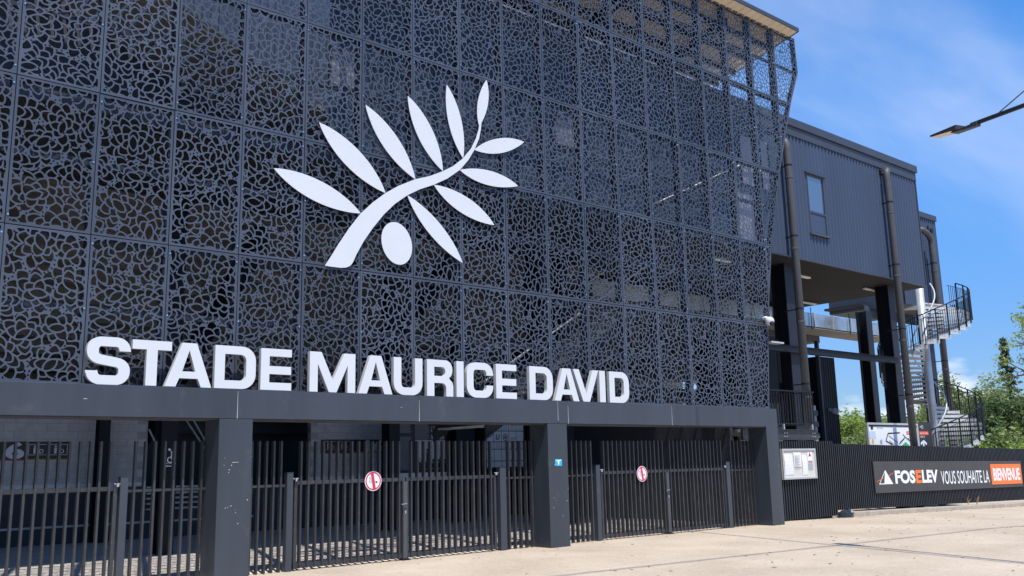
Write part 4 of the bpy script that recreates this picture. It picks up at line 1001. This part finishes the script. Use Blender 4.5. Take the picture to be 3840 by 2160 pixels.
# landing at the top
a = camdir + R(9) + STEP*(na-i_ref); zt = g0+RISE*na
pr = [(SCX+.1*math.cos(a), SCY+.1*math.sin(a))]+[(SCX+SR*math.cos(a-h2+R(12)*q), SCY+SR*math.sin(a-h2+R(12)*q)) for q in range(6)]
MB().add([(x, y, zt) for x, y in pr]+[(x, y, zt-.05) for x, y in pr], [tuple(range(7)), tuple(range(13, 6, -1))]+[(q, 7+q, 7+(q+1) % 7, (q+1) % 7) for q in range(7)]).build('landing', M['galvd'], ss)

# ------------------------------------------------------------------ surveillance camera on the screen edge
t = thing('security_camera', (18.86, -.12, 5.3), 'white dome security camera fixed to the screen edge', 'camera')
def sphere(cx, cy, cz, r, n=14, m_=8, zs=1):
    vs = []; fs = []
    for j in range(m_+1):
        ph = math.pi*j/m_
        for i in range(n): vs.append((cx+r*math.sin(ph)*math.cos(2*math.pi*i/n), cy+r*math.sin(ph)*math.sin(2*math.pi*i/n), cz+r*zs*math.cos(ph)))
    for j in range(m_):
        for i in range(n): fs.append((j*n+i, (j+1)*n+i, (j+1)*n+(i+1) % n, j*n+(i+1) % n))
    return MB().add(vs, fs)
MB().tube([(18.82, .02, 5.50), (18.84, -.08, 5.52), (18.87, -.15, 5.48)], .05, 10).build('arm', M['white'], t, smooth=True)
sphere(18.88, -.17, 5.42, .125).build('dome', M['white'], t, smooth=True); sphere(18.86, -.235, 5.36, .072).build('lens', M['ink'], t, smooth=True)
t = thing('floodlight', (20.6, 1.4, 4.85), 'small flat floodlight on a cable by the screen edge', 'light')
q = at(1952, 862, 1.2); B(q.x-.3, q.x+.35, 1.15, 1.4, q.z-.02, q.z+.03).build('head', M['alu'], t); MB().tube([(q.x-.2, 1.4, q.z), (q.x-.35, 1.6, q.z+.7), (q.x-.4, 1.7, q.z+1.4)], .02, 6).build('cable', M['cable'], t)

# blue sticker on the second pillar
t = thing('blue_sticker', (10.67, -.279, 1.65), 'small cyan blue sticker on the second portal pillar', 'sticker')
MB().plate([[(10.578, 1.652), (10.772, 1.652), (10.772, 1.79), (10.578, 1.79)]], -.281, -.2785).build('sheet', M['cyan'], t)
MB().plate([[(10.60, 1.76), (10.75, 1.76), (10.75, 1.775), (10.60, 1.775)]], -.2825, -.2812).plate([[(10.66, 1.68), (10.69, 1.68), (10.69, 1.735), (10.66, 1.735)]], -.2825, -.2812).plate([[(10.635, 1.735), (10.715, 1.735), (10.715, 1.75), (10.635, 1.75)]], -.2825, -.2812).build('print', M['sign_white'], t)

# ------------------------------------------------------------------ concourse behind the gates
YI = 11.0
S_ = 3840/2576
def ci(x, y, Y): return at((x*900/2576)/S_, (1560+y*900/2576)/S_, Y)
def c8(x, y, Y): return at((1280+x*1280/2576)/S_, (1440+y*1280/2576)/S_, Y)
ib = thing('concourse_block_wall', (2, YI, 1.2), 'grey concrete block wall behind the left gate with the number 16 sign', 'wall')
bm2 = MB().box(0, .488, 0, .18, 0, .19).mesh('block', M['block'])
def blocks(root, xa, xb, za, zb_, Y):
    z = za; j = 0
    while z < zb_:
        x = xa+(.25 if j % 2 else 0)
        while x+.48 < xb+.01: inst('block', bm2, (x, Y+random.uniform(0, .004), z), root); x += .5
        z += .2; j += 1
    B(xa, xb, Y+.012, Y+.2, za, zb_).build('mortar', M['mortar'], root)
blocks(ib, -1.5, 6.02, 1.2, 3.8, YI)
B(-1.5, 6.02, YI-.02, YI+.01, 1.36, 1.46).build('white_base_strip', M['sign_white'], ib)
ib2 = thing('concourse_block_wall', (12, YI, 1.2), 'grey concrete block wall seen through the middle gate', 'wall')
xb0, xb1 = c8(-230, 400, YI).x, c8(380, 400, YI).x
blocks(ib2, xb0, xb1+.2, 1.2, 3.8, YI); B(xb0, xb1, YI-.02, YI+.01, 1.33, 1.46).build('white_base_strip', M['sign_white'], ib2)
lw = thing('low_dark_wall', (3, 10.6, 0), 'low dark painted wall along the back of the concourse', 'wall')
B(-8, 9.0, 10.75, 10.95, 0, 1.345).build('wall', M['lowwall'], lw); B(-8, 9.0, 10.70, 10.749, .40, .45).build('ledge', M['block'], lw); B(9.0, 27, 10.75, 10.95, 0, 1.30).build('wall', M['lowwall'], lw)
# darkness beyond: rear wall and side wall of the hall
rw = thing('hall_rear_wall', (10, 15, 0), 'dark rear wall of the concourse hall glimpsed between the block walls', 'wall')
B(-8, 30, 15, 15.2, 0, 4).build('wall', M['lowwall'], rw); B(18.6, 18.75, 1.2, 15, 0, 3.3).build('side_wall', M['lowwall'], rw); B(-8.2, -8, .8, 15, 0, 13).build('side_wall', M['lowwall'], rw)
st_ = thing('inner_steps', (7, 10.6, 0), 'pale concrete steps glimpsed between the bars left of the first pillar', 'steps')
for y_ in (765, 830, 885, 940, 1000):
    a_, b_ = ci(1565, y_, 10.6), ci(2110, y_-25, 10.6); B(a_.x, b_.x, 10.5, 10.74, a_.z-.03, a_.z+.015).build('step', M['block'], st_)
for (xa, ya, xb, yb) in ((1990, 30, 2220, 380), (2070, 30, 2290, 420), (1600, 140, 1690, 330)):
    MB().tube([ci(xa, ya, 10.9), ci(xb, yb, 10.9)], .025, 6).build('handrail', M['galva'], st_)
# number 16 sign boards
def sixteen(x0, x1, z0, z1, Y, lab, flip):
    t = thing('gate_number_sign', ((x0+x1)/2, Y, z0), lab, 'sign', 'black 16 signs')
    B(x0, x1, Y-.03, Y-.012, z0, z1).build('board', M['sign_black'], t)
    B(x0, x0+(x1-x0)*.45, Y-.034, Y-.031, z0, z0+.025).build('red_stripe', M['red'], t); B(x0+(x1-x0)*.45, x1, Y-.034, Y-.031, z0, z0+.025).build('yellow_stripe', M['yellow'], t)
    h = (z1-z0)*.92; w = h*1.75
    nx = x1-w-.02 if flip else x0+.04
    text('number', '16', nx, z0+.03, w, h, Y-.034, M['grey_ink'] if False else M['sign_white'], t, bold=.035)
    px = x0+.1 if flip else x1-.95
    for q in range(2):
        xx = px+q*.48; zc = (z0+z1)/2+.03
        pline([(xx, zc-.13), (xx+.42, zc-.13), (xx+.42, zc+.13), (xx, zc+.13), (xx, zc-.13)], .012, Y-.032, M['alu'], 'pictogram_frame', t)
        m = MB()
        m.plate([circ(xx+.14, zc+.075, .028, .028, 10)], Y-.034, Y-.032).plate([[(xx+.115, zc-.10), (xx+.165, zc-.10), (xx+.175, zc+.04), (xx+.105, zc+.04)]], Y-.034, Y-.032).plate([circ(xx+.29, zc-.04, .055, .055, 14), circ(xx+.29, zc-.04, .035, .035, 14)], Y-.034, Y-.032)
        m.build('pictogram', M['alu'], t)
a, b = ci(-230, 275, YI), ci(733, 470, YI)
sixteen(2.22, b.x, b.z, ci(733, 275, YI).z, YI, 'black gate 16 sign on the block wall behind the left gate', False)
a, b = c8(-90, 420, YI), c8(322, 520, YI)
sixteen(a.x-.3, b.x, b.z, c8(100, 420, YI).z, YI, 'black gate 16 sign behind the middle gate', True)
# columns inside
def bcol(x0, x1, y0, y1, z1, lab):
    t = thing('concourse_column', ((x0+x1)/2, y0, 0), lab, 'column', 'black columns in the concourse')
    B(x0, x1, y0, y0+.03, 0, z1).build('flange', M['black'], t); B(x0, x1, y1-.03, y1, 0, z1).build('flange', M['black'], t); B((x0+x1)/2-.015, (x0+x1)/2+.015, y0+.031, y1-.031, 0, z1).build('web', M['black'], t); return t
bcol(4.35, 4.70, 5.3, 5.7, 8.0, 'black column with white wheelchair lift sign behind the left gate')
q = ci(1050, 200, 10.2); q2 = ci(1185, 200, 10.2); bcol(q.x+.04, q2.x, 10.2, 10.55, 5, 'black column in front of the block wall left of the wheelchair sign')
q = c8(935, 350, 8.5); bcol(q.x-.35, q.x+.35, 8.5, 8.9, 6, 'black column between the two poster boards')
q = c8(1470, 350, 6.0); bcol(q.x, q.x+.4, 6.0, 6.4, 8, 'black column just left of the second pillar')
for (x, y) in ((16.2, 5.3), (-1.5, 5.3), (11.3, 7.2)): bcol(x, x+.35, y, y+.4, 8, {16.2: 'black column behind the right gate', -1.5: 'black column at the far left behind the screen', 11.3: 'black column behind the second pillar'}[x])
t = thing('wheelchair_lift_sign', (4.5, 5.28, 1.8), 'white wheelchair ASCENSEUR sign with left arrow on a black column', 'sign')
m = MB(); cx_, cz_ = 4.55, 1.97
m.plate([circ(cx_-.005, cz_-.01, .065, .065, 20), circ(cx_-.005, cz_-.01, .045, .045, 20)], 5.285, 5.29).plate([circ(cx_+.03, cz_+.15, .027, .027, 12)], 5.285, 5.29).plate([[(cx_+.01, cz_+.02), (cx_+.035, cz_+.02), (cx_+.045, cz_+.115), (cx_+.01, cz_+.115)]], 5.2835, 5.2845).plate([[(cx_+.04, cz_-.03), (cx_+.085, cz_-.05), (cx_+.09, cz_-.035), (cx_+.05, cz_+.03), (cx_+.01, cz_+.03), (cx_+.01, cz_+.005)]], 5.282, 5.283).plate([[(cx_-.055, cz_+.19), (cx_-.01, cz_+.175), (cx_+.01, cz_+.20), (cx_-.02, cz_+.235), (cx_-.055, cz_+.225)]], 5.285, 5.29)
m.build('wheelchair_symbol', M['sign_white'], t); text('lettering', 'ASCENSEUR', 4.435, 1.872, .24, .028, 5.285, M['sign_white'], t)
pline([(4.66, 1.83), (4.47, 1.83)], .018, 5.286, M['sign_white'], 'arrow', t); MB().plate([[(4.435, 1.83), (4.475, 1.805), (4.475, 1.855)]], 5.284, 5.286).build('arrow_head', M['sign_white'], t)
# poster boards
YPB = 9.0
a, b = c8(380, 285, YPB), c8(832, 655, YPB)
pb = thing('history_poster', ((a.x+b.x)/2, YPB, b.z), 'dark poster board with handwritten title and crowd photo behind the middle gate', 'poster')
B(a.x, b.x, YPB, YPB+.04, b.z, a.z+.5).build('board', M['lowwall'], pb)
W_ = b.x-a.x; H_ = a.z-b.z
text('title', "L'épopée", a.x+W_*.645, a.z-H_*.22, W_*.21, H_*.15, YPB-.004, M['sign_white'], pb, shear=.3); text('title', 'homérique', a.x+W_*.645, a.z-H_*.38, W_*.23, H_*.13, YPB-.004, M['sign_white'], pb, shear=.3)
m = MB(); rr = random.Random(3)
for colx, cw, z0_, z1_ in ((.03, .30, -.02, .22), (.03, .30, .30, .96), (.38, .24, 0, .36)):
    z = z0_
    while z < z1_: m.box(a.x+W_*colx, a.x+W_*(colx+cw*rr.uniform(.86, 1)), YPB-.003, YPB-.001, a.z-H_*z-.012, a.z-H_*z); z += .021
m.build('text_lines', M['grey_ink'], pb)
B(a.x+W_*.38, a.x+W_*.89, YPB-.004, YPB-.001, b.z+H_*.06, a.z-H_*.37).build('photo_sky', mat('poster_photo_grey', (.55, .58, .62), .6), pb)
m = MB()
for q in range(16):
    x = a.x+W_*(.40+.47*q/15); hh = H_*(.10+.06*math.sin(q*2.1)+(.22 if q in (6, 7) else 0)); m.plate([[(x-.055, b.z+H_*.065), (x+.055, b.z+H_*.065), (x+.045, b.z+H_*.07+hh), (x-.045, b.z+H_*.07+hh)]], YPB-.0065, YPB-.0045); m.plate([circ(x, b.z+H_*.11+hh, .045, .05, 9)], YPB-.008, YPB-.0066)
m.build('crowd_print', M['ink'], pb)
MB().plate([[p for p in circ(b.x, a.z-H_*.12, .12, .19, 24) if p[0] <= b.x+.001]], YPB-.004, YPB-.001).build('round_crest', M['sign_white'], pb)
B(a.x-.05, b.x, YPB, YPB+.05, b.z-.24, b.z-.03).build('pale_base_strip', M['sign_white'], pb)
a, b = c8(1092, 285, YPB), c8(1380, 625, YPB)
sp = thing('partner_board', ((a.x+b.x)/2, YPB, b.z), 'white gridded partner logo board behind the middle gate', 'poster')
B(a.x-.05, b.x+.06, YPB+.012, YPB+.04, b.z-.06, a.z+.4).build('backing', M['ink'], sp)
W_ = b.x-a.x; H_ = a.z-b.z
zr = [a.z+.1, a.z-H_*.035, a.z-H_*.20, a.z-H_*.44, a.z-H_*.60, a.z-H_*.86, b.z]
for j in range(len(zr)-1):
    for i in range(5):
        xa = a.x+W_*i/5+.012; xb = a.x+W_*(i+1)/5-.012
        tl = B(xa, xb, YPB, YPB+.01, zr[j+1]+.012, zr[j]-.012).build('tile', M['sign_white'], sp)
        if j in (1, 3):
            m = MB()
            for q in range(4): m.box(xa+.04+.01*q, xb-.04-.02*(q % 2), YPB-.003, YPB-.001, zr[j+1]+.04+.045*q, zr[j+1]+.055+.045*q)
            m.build('print', M['grey_ink'], tl)
        if j == 2:
            cx_, cz_ = (xa+xb)/2, (zr[j]+zr[j+1])/2-.03; blue = M['ink']
            if i == 0: pline([(cx_-.11, cz_-.07), (cx_-.06, cz_+.02), (cx_+.0, cz_+.0), (cx_+.12, cz_+.10)], .03, YPB-.002, mat('logo_blue', (.08, .10, .35), .6), 'logo', tl)
            if i == 1: text('logo', 'U', cx_-.08, cz_-.08, .17, .18, YPB-.002, M['ink'], tl, bold=.03, shear=.2)
            if i == 2: MB().plate([circ(cx_, cz_, .10, .12, 20), circ(cx_, cz_, .075, .095, 20)], YPB-.003, YPB-.001).plate([circ(cx_-.02, cz_, .02, .06, 10)], YPB-.003, YPB-.001).plate([circ(cx_+.03, cz_, .02, .06, 10)], YPB-.003, YPB-.001).build('logo', M['ink'], tl)
            if i == 3: text('logo', 'CCIP', cx_-.08, cz_-.07, .2, .07, YPB-.002, M['ink'], tl)
            if i == 4: pline([(cx_-.1, cz_), (cx_, cz_+.03), (cx_+.1, cz_)], .012, YPB-.002, M['grey_ink'], 'logo', tl)
# grandstand tiers seen from below through the screen
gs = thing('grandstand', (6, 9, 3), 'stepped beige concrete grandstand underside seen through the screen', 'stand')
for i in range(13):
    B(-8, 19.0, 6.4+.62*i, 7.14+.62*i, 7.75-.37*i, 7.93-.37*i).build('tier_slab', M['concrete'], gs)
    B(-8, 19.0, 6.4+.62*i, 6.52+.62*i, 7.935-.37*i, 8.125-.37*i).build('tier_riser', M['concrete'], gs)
for x in (-4.2, 1.0, 6.8, 12.6, 18.2):
    m = MB(); m.add([(x, 6.3, 7.1), (x+.3, 6.3, 7.1), (x+.3, 14.2, 2.4), (x, 14.2, 2.4), (x, 6.3, 7.70), (x+.3, 6.3, 7.70), (x+.3, 14.2, 2.98), (x, 14.2, 2.98)], [(0, 3, 2, 1), (4, 5, 6, 7), (0, 1, 5, 4), (1, 2, 6, 5), (2, 3, 7, 6), (3, 0, 4, 7)]); m.build('raker_beam', M['black'], gs)
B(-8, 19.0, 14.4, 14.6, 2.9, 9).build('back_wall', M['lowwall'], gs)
# stair flight behind the screen
fl = thing('access_stair', (14.6, 3.2, 2.2), 'steel access stair flight rising to the right behind the screen', 'staircase')
for i in range(22):
    x = 11.0+.29*i; z = 2.6+.172*i
    B(x, x+.30, 2.5, 4.5, z, z+.045).build('tread', M['galva'], fl)
for y in (2.44, 4.51):
    m = MB(); m.add([(10.9, y, 2.3), (17.4, y, 6.15), (17.4, y+.05, 6.15), (10.9, y+.05, 2.3), (10.9, y, 2.62), (17.4, y, 6.47), (17.4, y+.05, 6.47), (10.9, y+.05, 2.62)], [(0, 3, 2, 1), (4, 5, 6, 7), (0, 1, 5, 4), (1, 2, 6, 5), (2, 3, 7, 6), (3, 0, 4, 7)]); m.build('stringer', M['black'], fl)
    MB().tube([(10.9, y+.03, 3.65), (17.4, y+.03, 7.5)], .025, 8).build('handrail', M['galva'], fl)
# sloping beige soffit behind the upper left of the screen
so = thing('sloping_stair_soffit', (3, 3, 8.5), 'beige ribbed sloping soffit behind the upper left screen panels', 'soffit')
m = MB(); n = 40
for i in range(n):
    xa = -3.0+11.0*i/n; za = 13.4-5.0*i/n; xb = xa+11.0/n*.72; zb = za-5.0/n*.72
    m.add([(xa, 1.9, za), (xb, 1.9, zb), (xb, 4.6, zb), (xa, 4.6, za), (xa, 1.9, za-.06), (xb, 1.9, zb-.06), (xb, 4.6, zb-.06), (xa, 4.6, za-.06)], [(0, 1, 2, 3), (4, 7, 6, 5), (0, 4, 5, 1), (1, 5, 6, 2), (3, 7, 4, 0)])
m.build('ribbed_sheet', M['ductb'], so)
m = MB(); m.add([(-3, 4.62, 13.45), (8, 4.62, 8.45), (8, 4.7, 8.45), (-3, 4.7, 13.45), (-3, 4.62, 8.1), (8, 4.62, 8.1), (8, 4.7, 8.1), (-3, 4.7, 8.1)], [(0, 1, 5, 4)]); m.build('cheek', M['navyd'], so)
lwb = thing('upper_left_wall', (2, 5.2, 8.1), 'navy corrugated wall far behind the upper left of the screen', 'wall')
corr(-8, BX0, SZ, 14.0, 5.2).build('corrugated_sheet', M['navy'], lwb); B(-8, BX0, 1.56, 8.5, SZ-.06, SZ).build('floor_edge', M['soffit'], lwb); B(-8, BX0, 1.5, 1.55, SZ-.16, SZ+.1).build('edge_channel', M['navyd'], lwb)
corr(BX0, 19.5, PT-.05, 13.9, 2.9).build('corrugated_sheet', M['black'], lwb)

# ------------------------------------------------------------------ street lamp (luminaire and arm; its pole stands outside the picture)
tip = Vector((13.42, -7.60, 7.39)); adir = Vector((-.321, -.947, 0)).normalized(); anrm = Vector((adir.y, -adir.x, 0))
def onarm(px, py):
    d = ray(px, py); return CAM + d*((tip-CAM).dot(anrm)/d.dot(anrm))
lamp = thing('street_lamp', (tip+adir*6).xyz*Vector((1, 1, 0)) if False else (tip.x+adir.x*6, tip.y+adir.y*6, 0), 'flat dark street lamp on a long arm against the blue sky', 'street lamp')
A0, A1, A2, A3 = onarm(2349, 346), onarm(2418, 327), onarm(2462, 312), onarm(2576, 270)
def slab(p, q, w0, w1, h0, h1, m_, nm, par, dz=0):
    u = (q-p).normalized(); s = anrm; v = u.cross(s); v = v if v.z > 0 else -v
    p = p+Vector((0, 0, dz)); q = q+Vector((0, 0, dz))
    vs = [p-s*w0, p+s*w0, q+s*w1, q-s*w1]; vs = vs+[p-s*w0+v*h0, p+s*w0+v*h0, q+s*w1+v*h1, q-s*w1+v*h1]
    return MB().add(vs, [(0, 1, 2, 3), (7, 6, 5, 4), (0, 4, 5, 1), (1, 5, 6, 2), (2, 6, 7, 3), (3, 7, 4, 0)]).build(nm, m_, par, bevel=.01)
hd = slab(A0, A1, .10, .13, .03, .085, M['lampbody'], 'head', lamp)
slab(A0+(A1-A0)*.04, A0+(A1-A0)*.80, .093, .115, -.006, -.006, M['lamp_lens'], 'lens', hd, -.004)
gear = slab(A1-(A1-A0)*.25, A2, .09, .05, .02, .08, M['lampbody'], 'gear_box', lamp, -.035)
AE = A2+(A3-A2).normalized()*5.2
MB().tube([A1+(A2-A1)*.6+Vector((0, 0, .03)), AE+Vector((0, 0, .03))], .038, 10).build('arm', M['lampbody'], lamp, smooth=True)
PB = Vector((AE.x, AE.y, 0)); MB().tube([PB, Vector((AE.x, AE.y, AE.z+2.2))], .09, 14, taper=.06).build('pole', M['lampbody'], lamp, smooth=True)
s0, s1 = onarm(2497, 297), onarm(2576, 229)
MB().tube([s0, s0+(s1-s0).normalized()*min(5.0, (AE-s0).length*1.25)], .010, 6).build('stay_rod', M['lampbody'], lamp)
# overhead cables that throw the thin shadows across the forecourt
def up_at(x, y, z): return (x+to_sun.x/to_sun.z*z, y+to_sun.y/to_sun.z*z, z)
def cable(p, q, z, lab, r):
    d = Vector((q[0]-p[0], q[1]-p[1], 0)).normalized(); a = Vector((p[0], p[1], 0))-d*5; b = Vector((q[0], q[1], 0))+d*14
    pa = [up_at(*(a+(b-a)*t).xy, z-.6*4*t*(1-t)) for t in [i/16 for i in range(17)]]
    tag(MB().tube(pa, r, 6).build('overhead_cable', M['cable']), lab, 'cable', 'overhead cables')
cable((9.9, -4.12), (21.3, -5.15), 17, 'overhead cable whose thin shadow runs along the forecourt parallel to the gates', .038)
cable((15.42, -.19), (12.95, -8.44), 17, 'overhead cable whose thin shadow crosses the forecourt towards the corner pillar', .034)

# ------------------------------------------------------------------ trees and shrubs
def leaves(mb, rg, c, rad, n, size, flat=.8):
    for _ in range(n):
        d = Vector((rg.gauss(0, 1), rg.gauss(0, 1), rg.gauss(0, 1)*flat)); l = d.length or 1
        p = c + d/l*rad*(rg.random()**.45)
        a = Vector((rg.gauss(0, 1), rg.gauss(0, 1), rg.gauss(0, .6))).normalized(); b = a.cross(Vector((rg.gauss(0, 1), rg.gauss(0, 1), rg.gauss(0, 1)))).normalized()
        s = size*rg.uniform(.6, 1.3); a *= s; b *= s*.45
        k = len(mb.v); mb.v += [tuple(p-a), tuple(p+b*.9-a*.1), tuple(p+a), tuple(p-b*.9-a*.1)]; mb.f.append([k, k+1, k+2, k+3]); mb.mi.append(0)
def branches(mb, rg, p, d, L, r, depth, ends, spread=.7, upb=.15):
    q = p + d*L*.5 + Vector((rg.gauss(0, .06), rg.gauss(0, .06), rg.gauss(0, .04)))*L; e = p + d*L
    mb.tube([p, q, e], r, 6 if depth > 1 else 4, False, taper=r*.6)
    if depth == 0: ends.append(e); return
    ends.append(e)
    for _ in range(rg.choice((2, 3, 3))):
        nd = (d + Vector((rg.gauss(0, spread), rg.gauss(0, spread), rg.gauss(upb, spread*.6)))).normalized()
        branches(mb, rg, e - d*L*rg.uniform(0, .35), nd, L*rg.uniform(.58, .82), r*.58, depth-1, ends, spread, upb)
def tree(name, base, h, leafm, lab, seed, dens=46, clump=.75, size=.17, depth=4, trunk=.30, cat='tree', bark='bark', spread=.7, group='trees beyond the fence', lean=(0, 0)):
    rg = random.Random(seed); t = thing(name, base, lab, cat, group); tb = MB(); ends = []
    b0 = Vector(base); L0 = h*trunk
    tb.tube([b0-Vector((0, 0, .3)), b0+Vector((lean[0]*.4, lean[1]*.4, L0))], h*.024, 8, True, taper=h*.017)
    for _ in range(4):
        d = Vector((rg.gauss(lean[0], .55), rg.gauss(lean[1], .55), rg.uniform(.5, 1.1))).normalized()
        branches(tb, rg, b0+Vector((0, 0, L0*rg.uniform(.75, 1))), d, h*.27, h*.012, depth-1, ends, spread)
    tb.build('trunk', M[bark], t, smooth=True)
    lb = MB()
    zmin = base[2]+h*.22
    for e in ends:
        if e.z < zmin or rg.random() < .10: continue
        leaves(lb, rg, e, clump*rg.uniform(.6, 1.25), int(dens*rg.uniform(.5, 1.4)), size)
    if lb.v:
        vs = np.array(lb.v); 
        lb.build('crown', M[leafm], t)
    return t
def gpt(px, Y): p = at(px, 1100, Y); return (p.x, Y, gz(p.x))
def top(px, py, Y): return at(px, py, Y).z
def T(name, px, ptop, Y, leafm, lab, seed, **k):
    b = gpt(px, Y); tree(name, b, (top(px, ptop, Y)-b[2])*k.pop('f', 1.12), leafm, lab, seed, **k)
T('broadleaf_tree', 2146, 980, 22, 'leaf_light', 'bright green tree seen between the dark wall and the far column', 3, dens=80, clump=1.0, trunk=.18)
T('broadleaf_tree', 2118, 990, 26, 'leaf_light', 'bright green tree partly hidden by the dark ribbed wall', 13, dens=80, clump=1.0, trunk=.18)
T('broadleaf_tree', 2240, 985, 24, 'leaf_mid', 'olive green tree between the columns behind the site map board', 5, dens=60, clump=1.0, trunk=.18, bark='barkp')
T('broadleaf_tree', 2410, 945, 20, 'leaf_light', 'light green tree right behind the lower turn of the spiral stair', 6, dens=55, clump=.9, trunk=.2, bark='barkp')
T('broadleaf_tree', 2300, 1015, 21, 'leaf_mid', 'low green tree behind the spiral stair pole', 16, dens=70, clump=.9, trunk=.15)
T('sparse_tree', 2478, 925, 15, 'leaf_mid', 'half bare tree with tangled pale branches right of the spiral stair', 8, dens=30, clump=.75, depth=5, bark='barkp', spread=.9, trunk=.25, f=1.12, size=.14)
T('broadleaf_tree', 2556, 970, 13, 'leaf_dark', 'dark green bushy tree at the right picture edge', 9, dens=90, clump=.95, trunk=.15)
T('broadleaf_tree', 2500, 1040, 12.5, 'leaf_mid', 'mid green shrubby tree over the fence right of the stair', 10, dens=80, clump=.8, trunk=.12)
T('broadleaf_tree', 2772, 752, 14, 'leaf_light', 'tree whose light green branch hangs in at the right picture edge', 21, dens=45, clump=.75, trunk=.45, size=.15)
for i, (px, pt, Y, lm, lab) in enumerate(((2180, 1012, 30, 'leaf_mid', 'far green tree behind the far steel column'), (2285, 1000, 32, 'leaf_light', 'far light green tree seen left of the spiral stair pole'), (2360, 990, 30, 'leaf_mid', 'far green tree right of the spiral stair pole'), (2455, 968, 27, 'leaf_light', 'far light green tree behind the half bare tree'), (2590, 960, 22, 'leaf_mid', 'green tree cut by the right picture edge below the conifer'), (2500, 952, 25, 'leaf_light', 'full light green tree left of the conifer'), (2566, 935, 29, 'leaf_light', 'full light green tree behind the conifer'))):
    T('broadleaf_tree', px, pt, Y, lm, lab, 60+i, dens=85, clump=1.15, trunk=.12, size=.2)
for i, (px, pt, Y, lm, lab) in enumerate(((2200, 1062, 17, 'leaf_light', 'round light green shrub behind the arrow sign'), (2430, 1062, 13, 'leaf_light', 'light green shrub below the stair railing'), (2160, 1075, 16, 'leaf_mid', 'green shrub left of the site map board'), (2545, 1085, 10, 'leaf_light', 'bright green shrub just above the fence at the right'))):
    T('shrub', px, pt, Y, lm, lab, 40+i, dens=70, clump=.6, trunk=.1, cat='shrub', group='shrubs behind the fence', size=.13)
# conifer
Yc = 24; b = gpt(2555, Yc); h = top(2540, 850, Yc)-b[2]; rg = random.Random(5)
t = thing('conifer_tree', b, 'dark pointed conifer rising against the cloud at the right', 'tree', 'trees beyond the fence')
MB().tube([b, (b[0]-.2, b[1], b[2]+h)], .28, 8, True, taper=.03).build('trunk', M['bark'], t)
lb = MB()
for i in range(95):
    f = (i/95)**.8; z = b[2]+h*(.12+.87*f); r = max(.12, (1-f)*h*.20*rg.uniform(.55, 1.15)); a = rg.uniform(0, 6.28)
    for s in (.35, .7, 1.0):
        leaves(lb, rg, Vector((b[0]-.2*f+math.cos(a)*r*s, b[1]+math.sin(a)*r*s, z-r*s*.22)), .26+.26*(1-f), 20, .15, .35)
lb.build('crown', M['leaf_con'], t)
# ------------------------------------------------------------------ litter and weeds
t = thing('plastic_bag', (22.9, .45, gz(22.9)), 'crumpled black plastic bag lying against the kerb', 'litter')
rg = random.Random(4); vs = []
q = at(2128, 1287, .42)
sp_ = sphere(0, 0, 0, 1, 14, 8)
sp_.v = [((x*(.30+.10*rg.random()))+q.x, y*.12*(1+.6*rg.random())+.42, gz(q.x)+.004+max(0, (z+.45)*.10*(1+1.1*rg.random()))) for x, y, z in sp_.v]
sp_.build('film', M['plastic_bag'], t)
for px, py, lab in ((2432, 1240, 'tuft of dry weed growing out of the fence foot below the banner'), (2455, 1245, 'small dry weed at the fence foot right of the bigger tuft')):
    q = at(px, py, .84); t = thing('dry_weed', (q.x, .84, gz(q.x)+.13), lab, 'weed', 'dry weeds at the fence foot'); m = MB()
    for i in range(7):
        a = Vector((q.x, .84, gz(q.x)+.13)); d = Vector((rg.gauss(0, .25), rg.gauss(-.1, .1), 1)).normalized(); m.tube([a, a+d*.2, a+d*rg.uniform(.22, .38)+Vector((rg.gauss(0, .08), 0, -.02))], .006, 4, False, taper=.003)
    m.build('stems', M['dry'], t)
m = MB(); rg = random.Random(12)
for i in range(150):
    x, y = rg.uniform(3, 26), rg.uniform(-9, .05); s = rg.uniform(.012, .035); a = rg.uniform(0, 6.28); z = gz(x)+.004
    d = Vector((math.cos(a), math.sin(a), 0)); e = Vector((-d.y, d.x, 0)); p = Vector((x, y, z))
    m.add([p-d*s*1.6, p+e*s*.6+Vector((0, 0, .012)), p+d*s*1.6+Vector((0, 0, .006)), p-e*s*.6+Vector((0, 0, .010))], [(0, 1, 2, 3)])
for i in range(420):
    x = rg.uniform(22.4, 37); y = .60-abs(rg.gauss(0, .16)); s_ = rg.uniform(.006, .022); z = gz(x)+.003; a = rg.uniform(0, 6.28)
    d = Vector((math.cos(a), math.sin(a), 0)); e = Vector((-d.y, d.x, 0)); p = Vector((x, y, z)); m.add([p-d*s_, p+e*s_*.7+Vector((0, 0, .01)), p+d*s_, p-e*s_*.7+Vector((0, 0, .008))], [(0, 1, 2, 3)])
for i in range(500):
    x = rg.uniform(3, 22.4); y = -.30-abs(rg.gauss(0, .05)) if 18.1 < x < 18.8 or 10.3 < x < 11 else rg.gauss(.16, .10); s_ = rg.uniform(.004, .015); z = gz(x)+.006; a = rg.uniform(0, 6.28)
    d = Vector((math.cos(a), math.sin(a), 0)); e = Vector((-d.y, d.x, 0)); p = Vector((x, y, z)); m.add([p-d*s_, p+e*s_*.7+Vector((0, 0, .008)), p+d*s_, p-e*s_*.7+Vector((0, 0, .006))], [(0, 1, 2, 3)])
tag(m.build('leaf_litter', M['bark']), 'scattered dark leaf litter on the beige forecourt', None, kind='stuff')
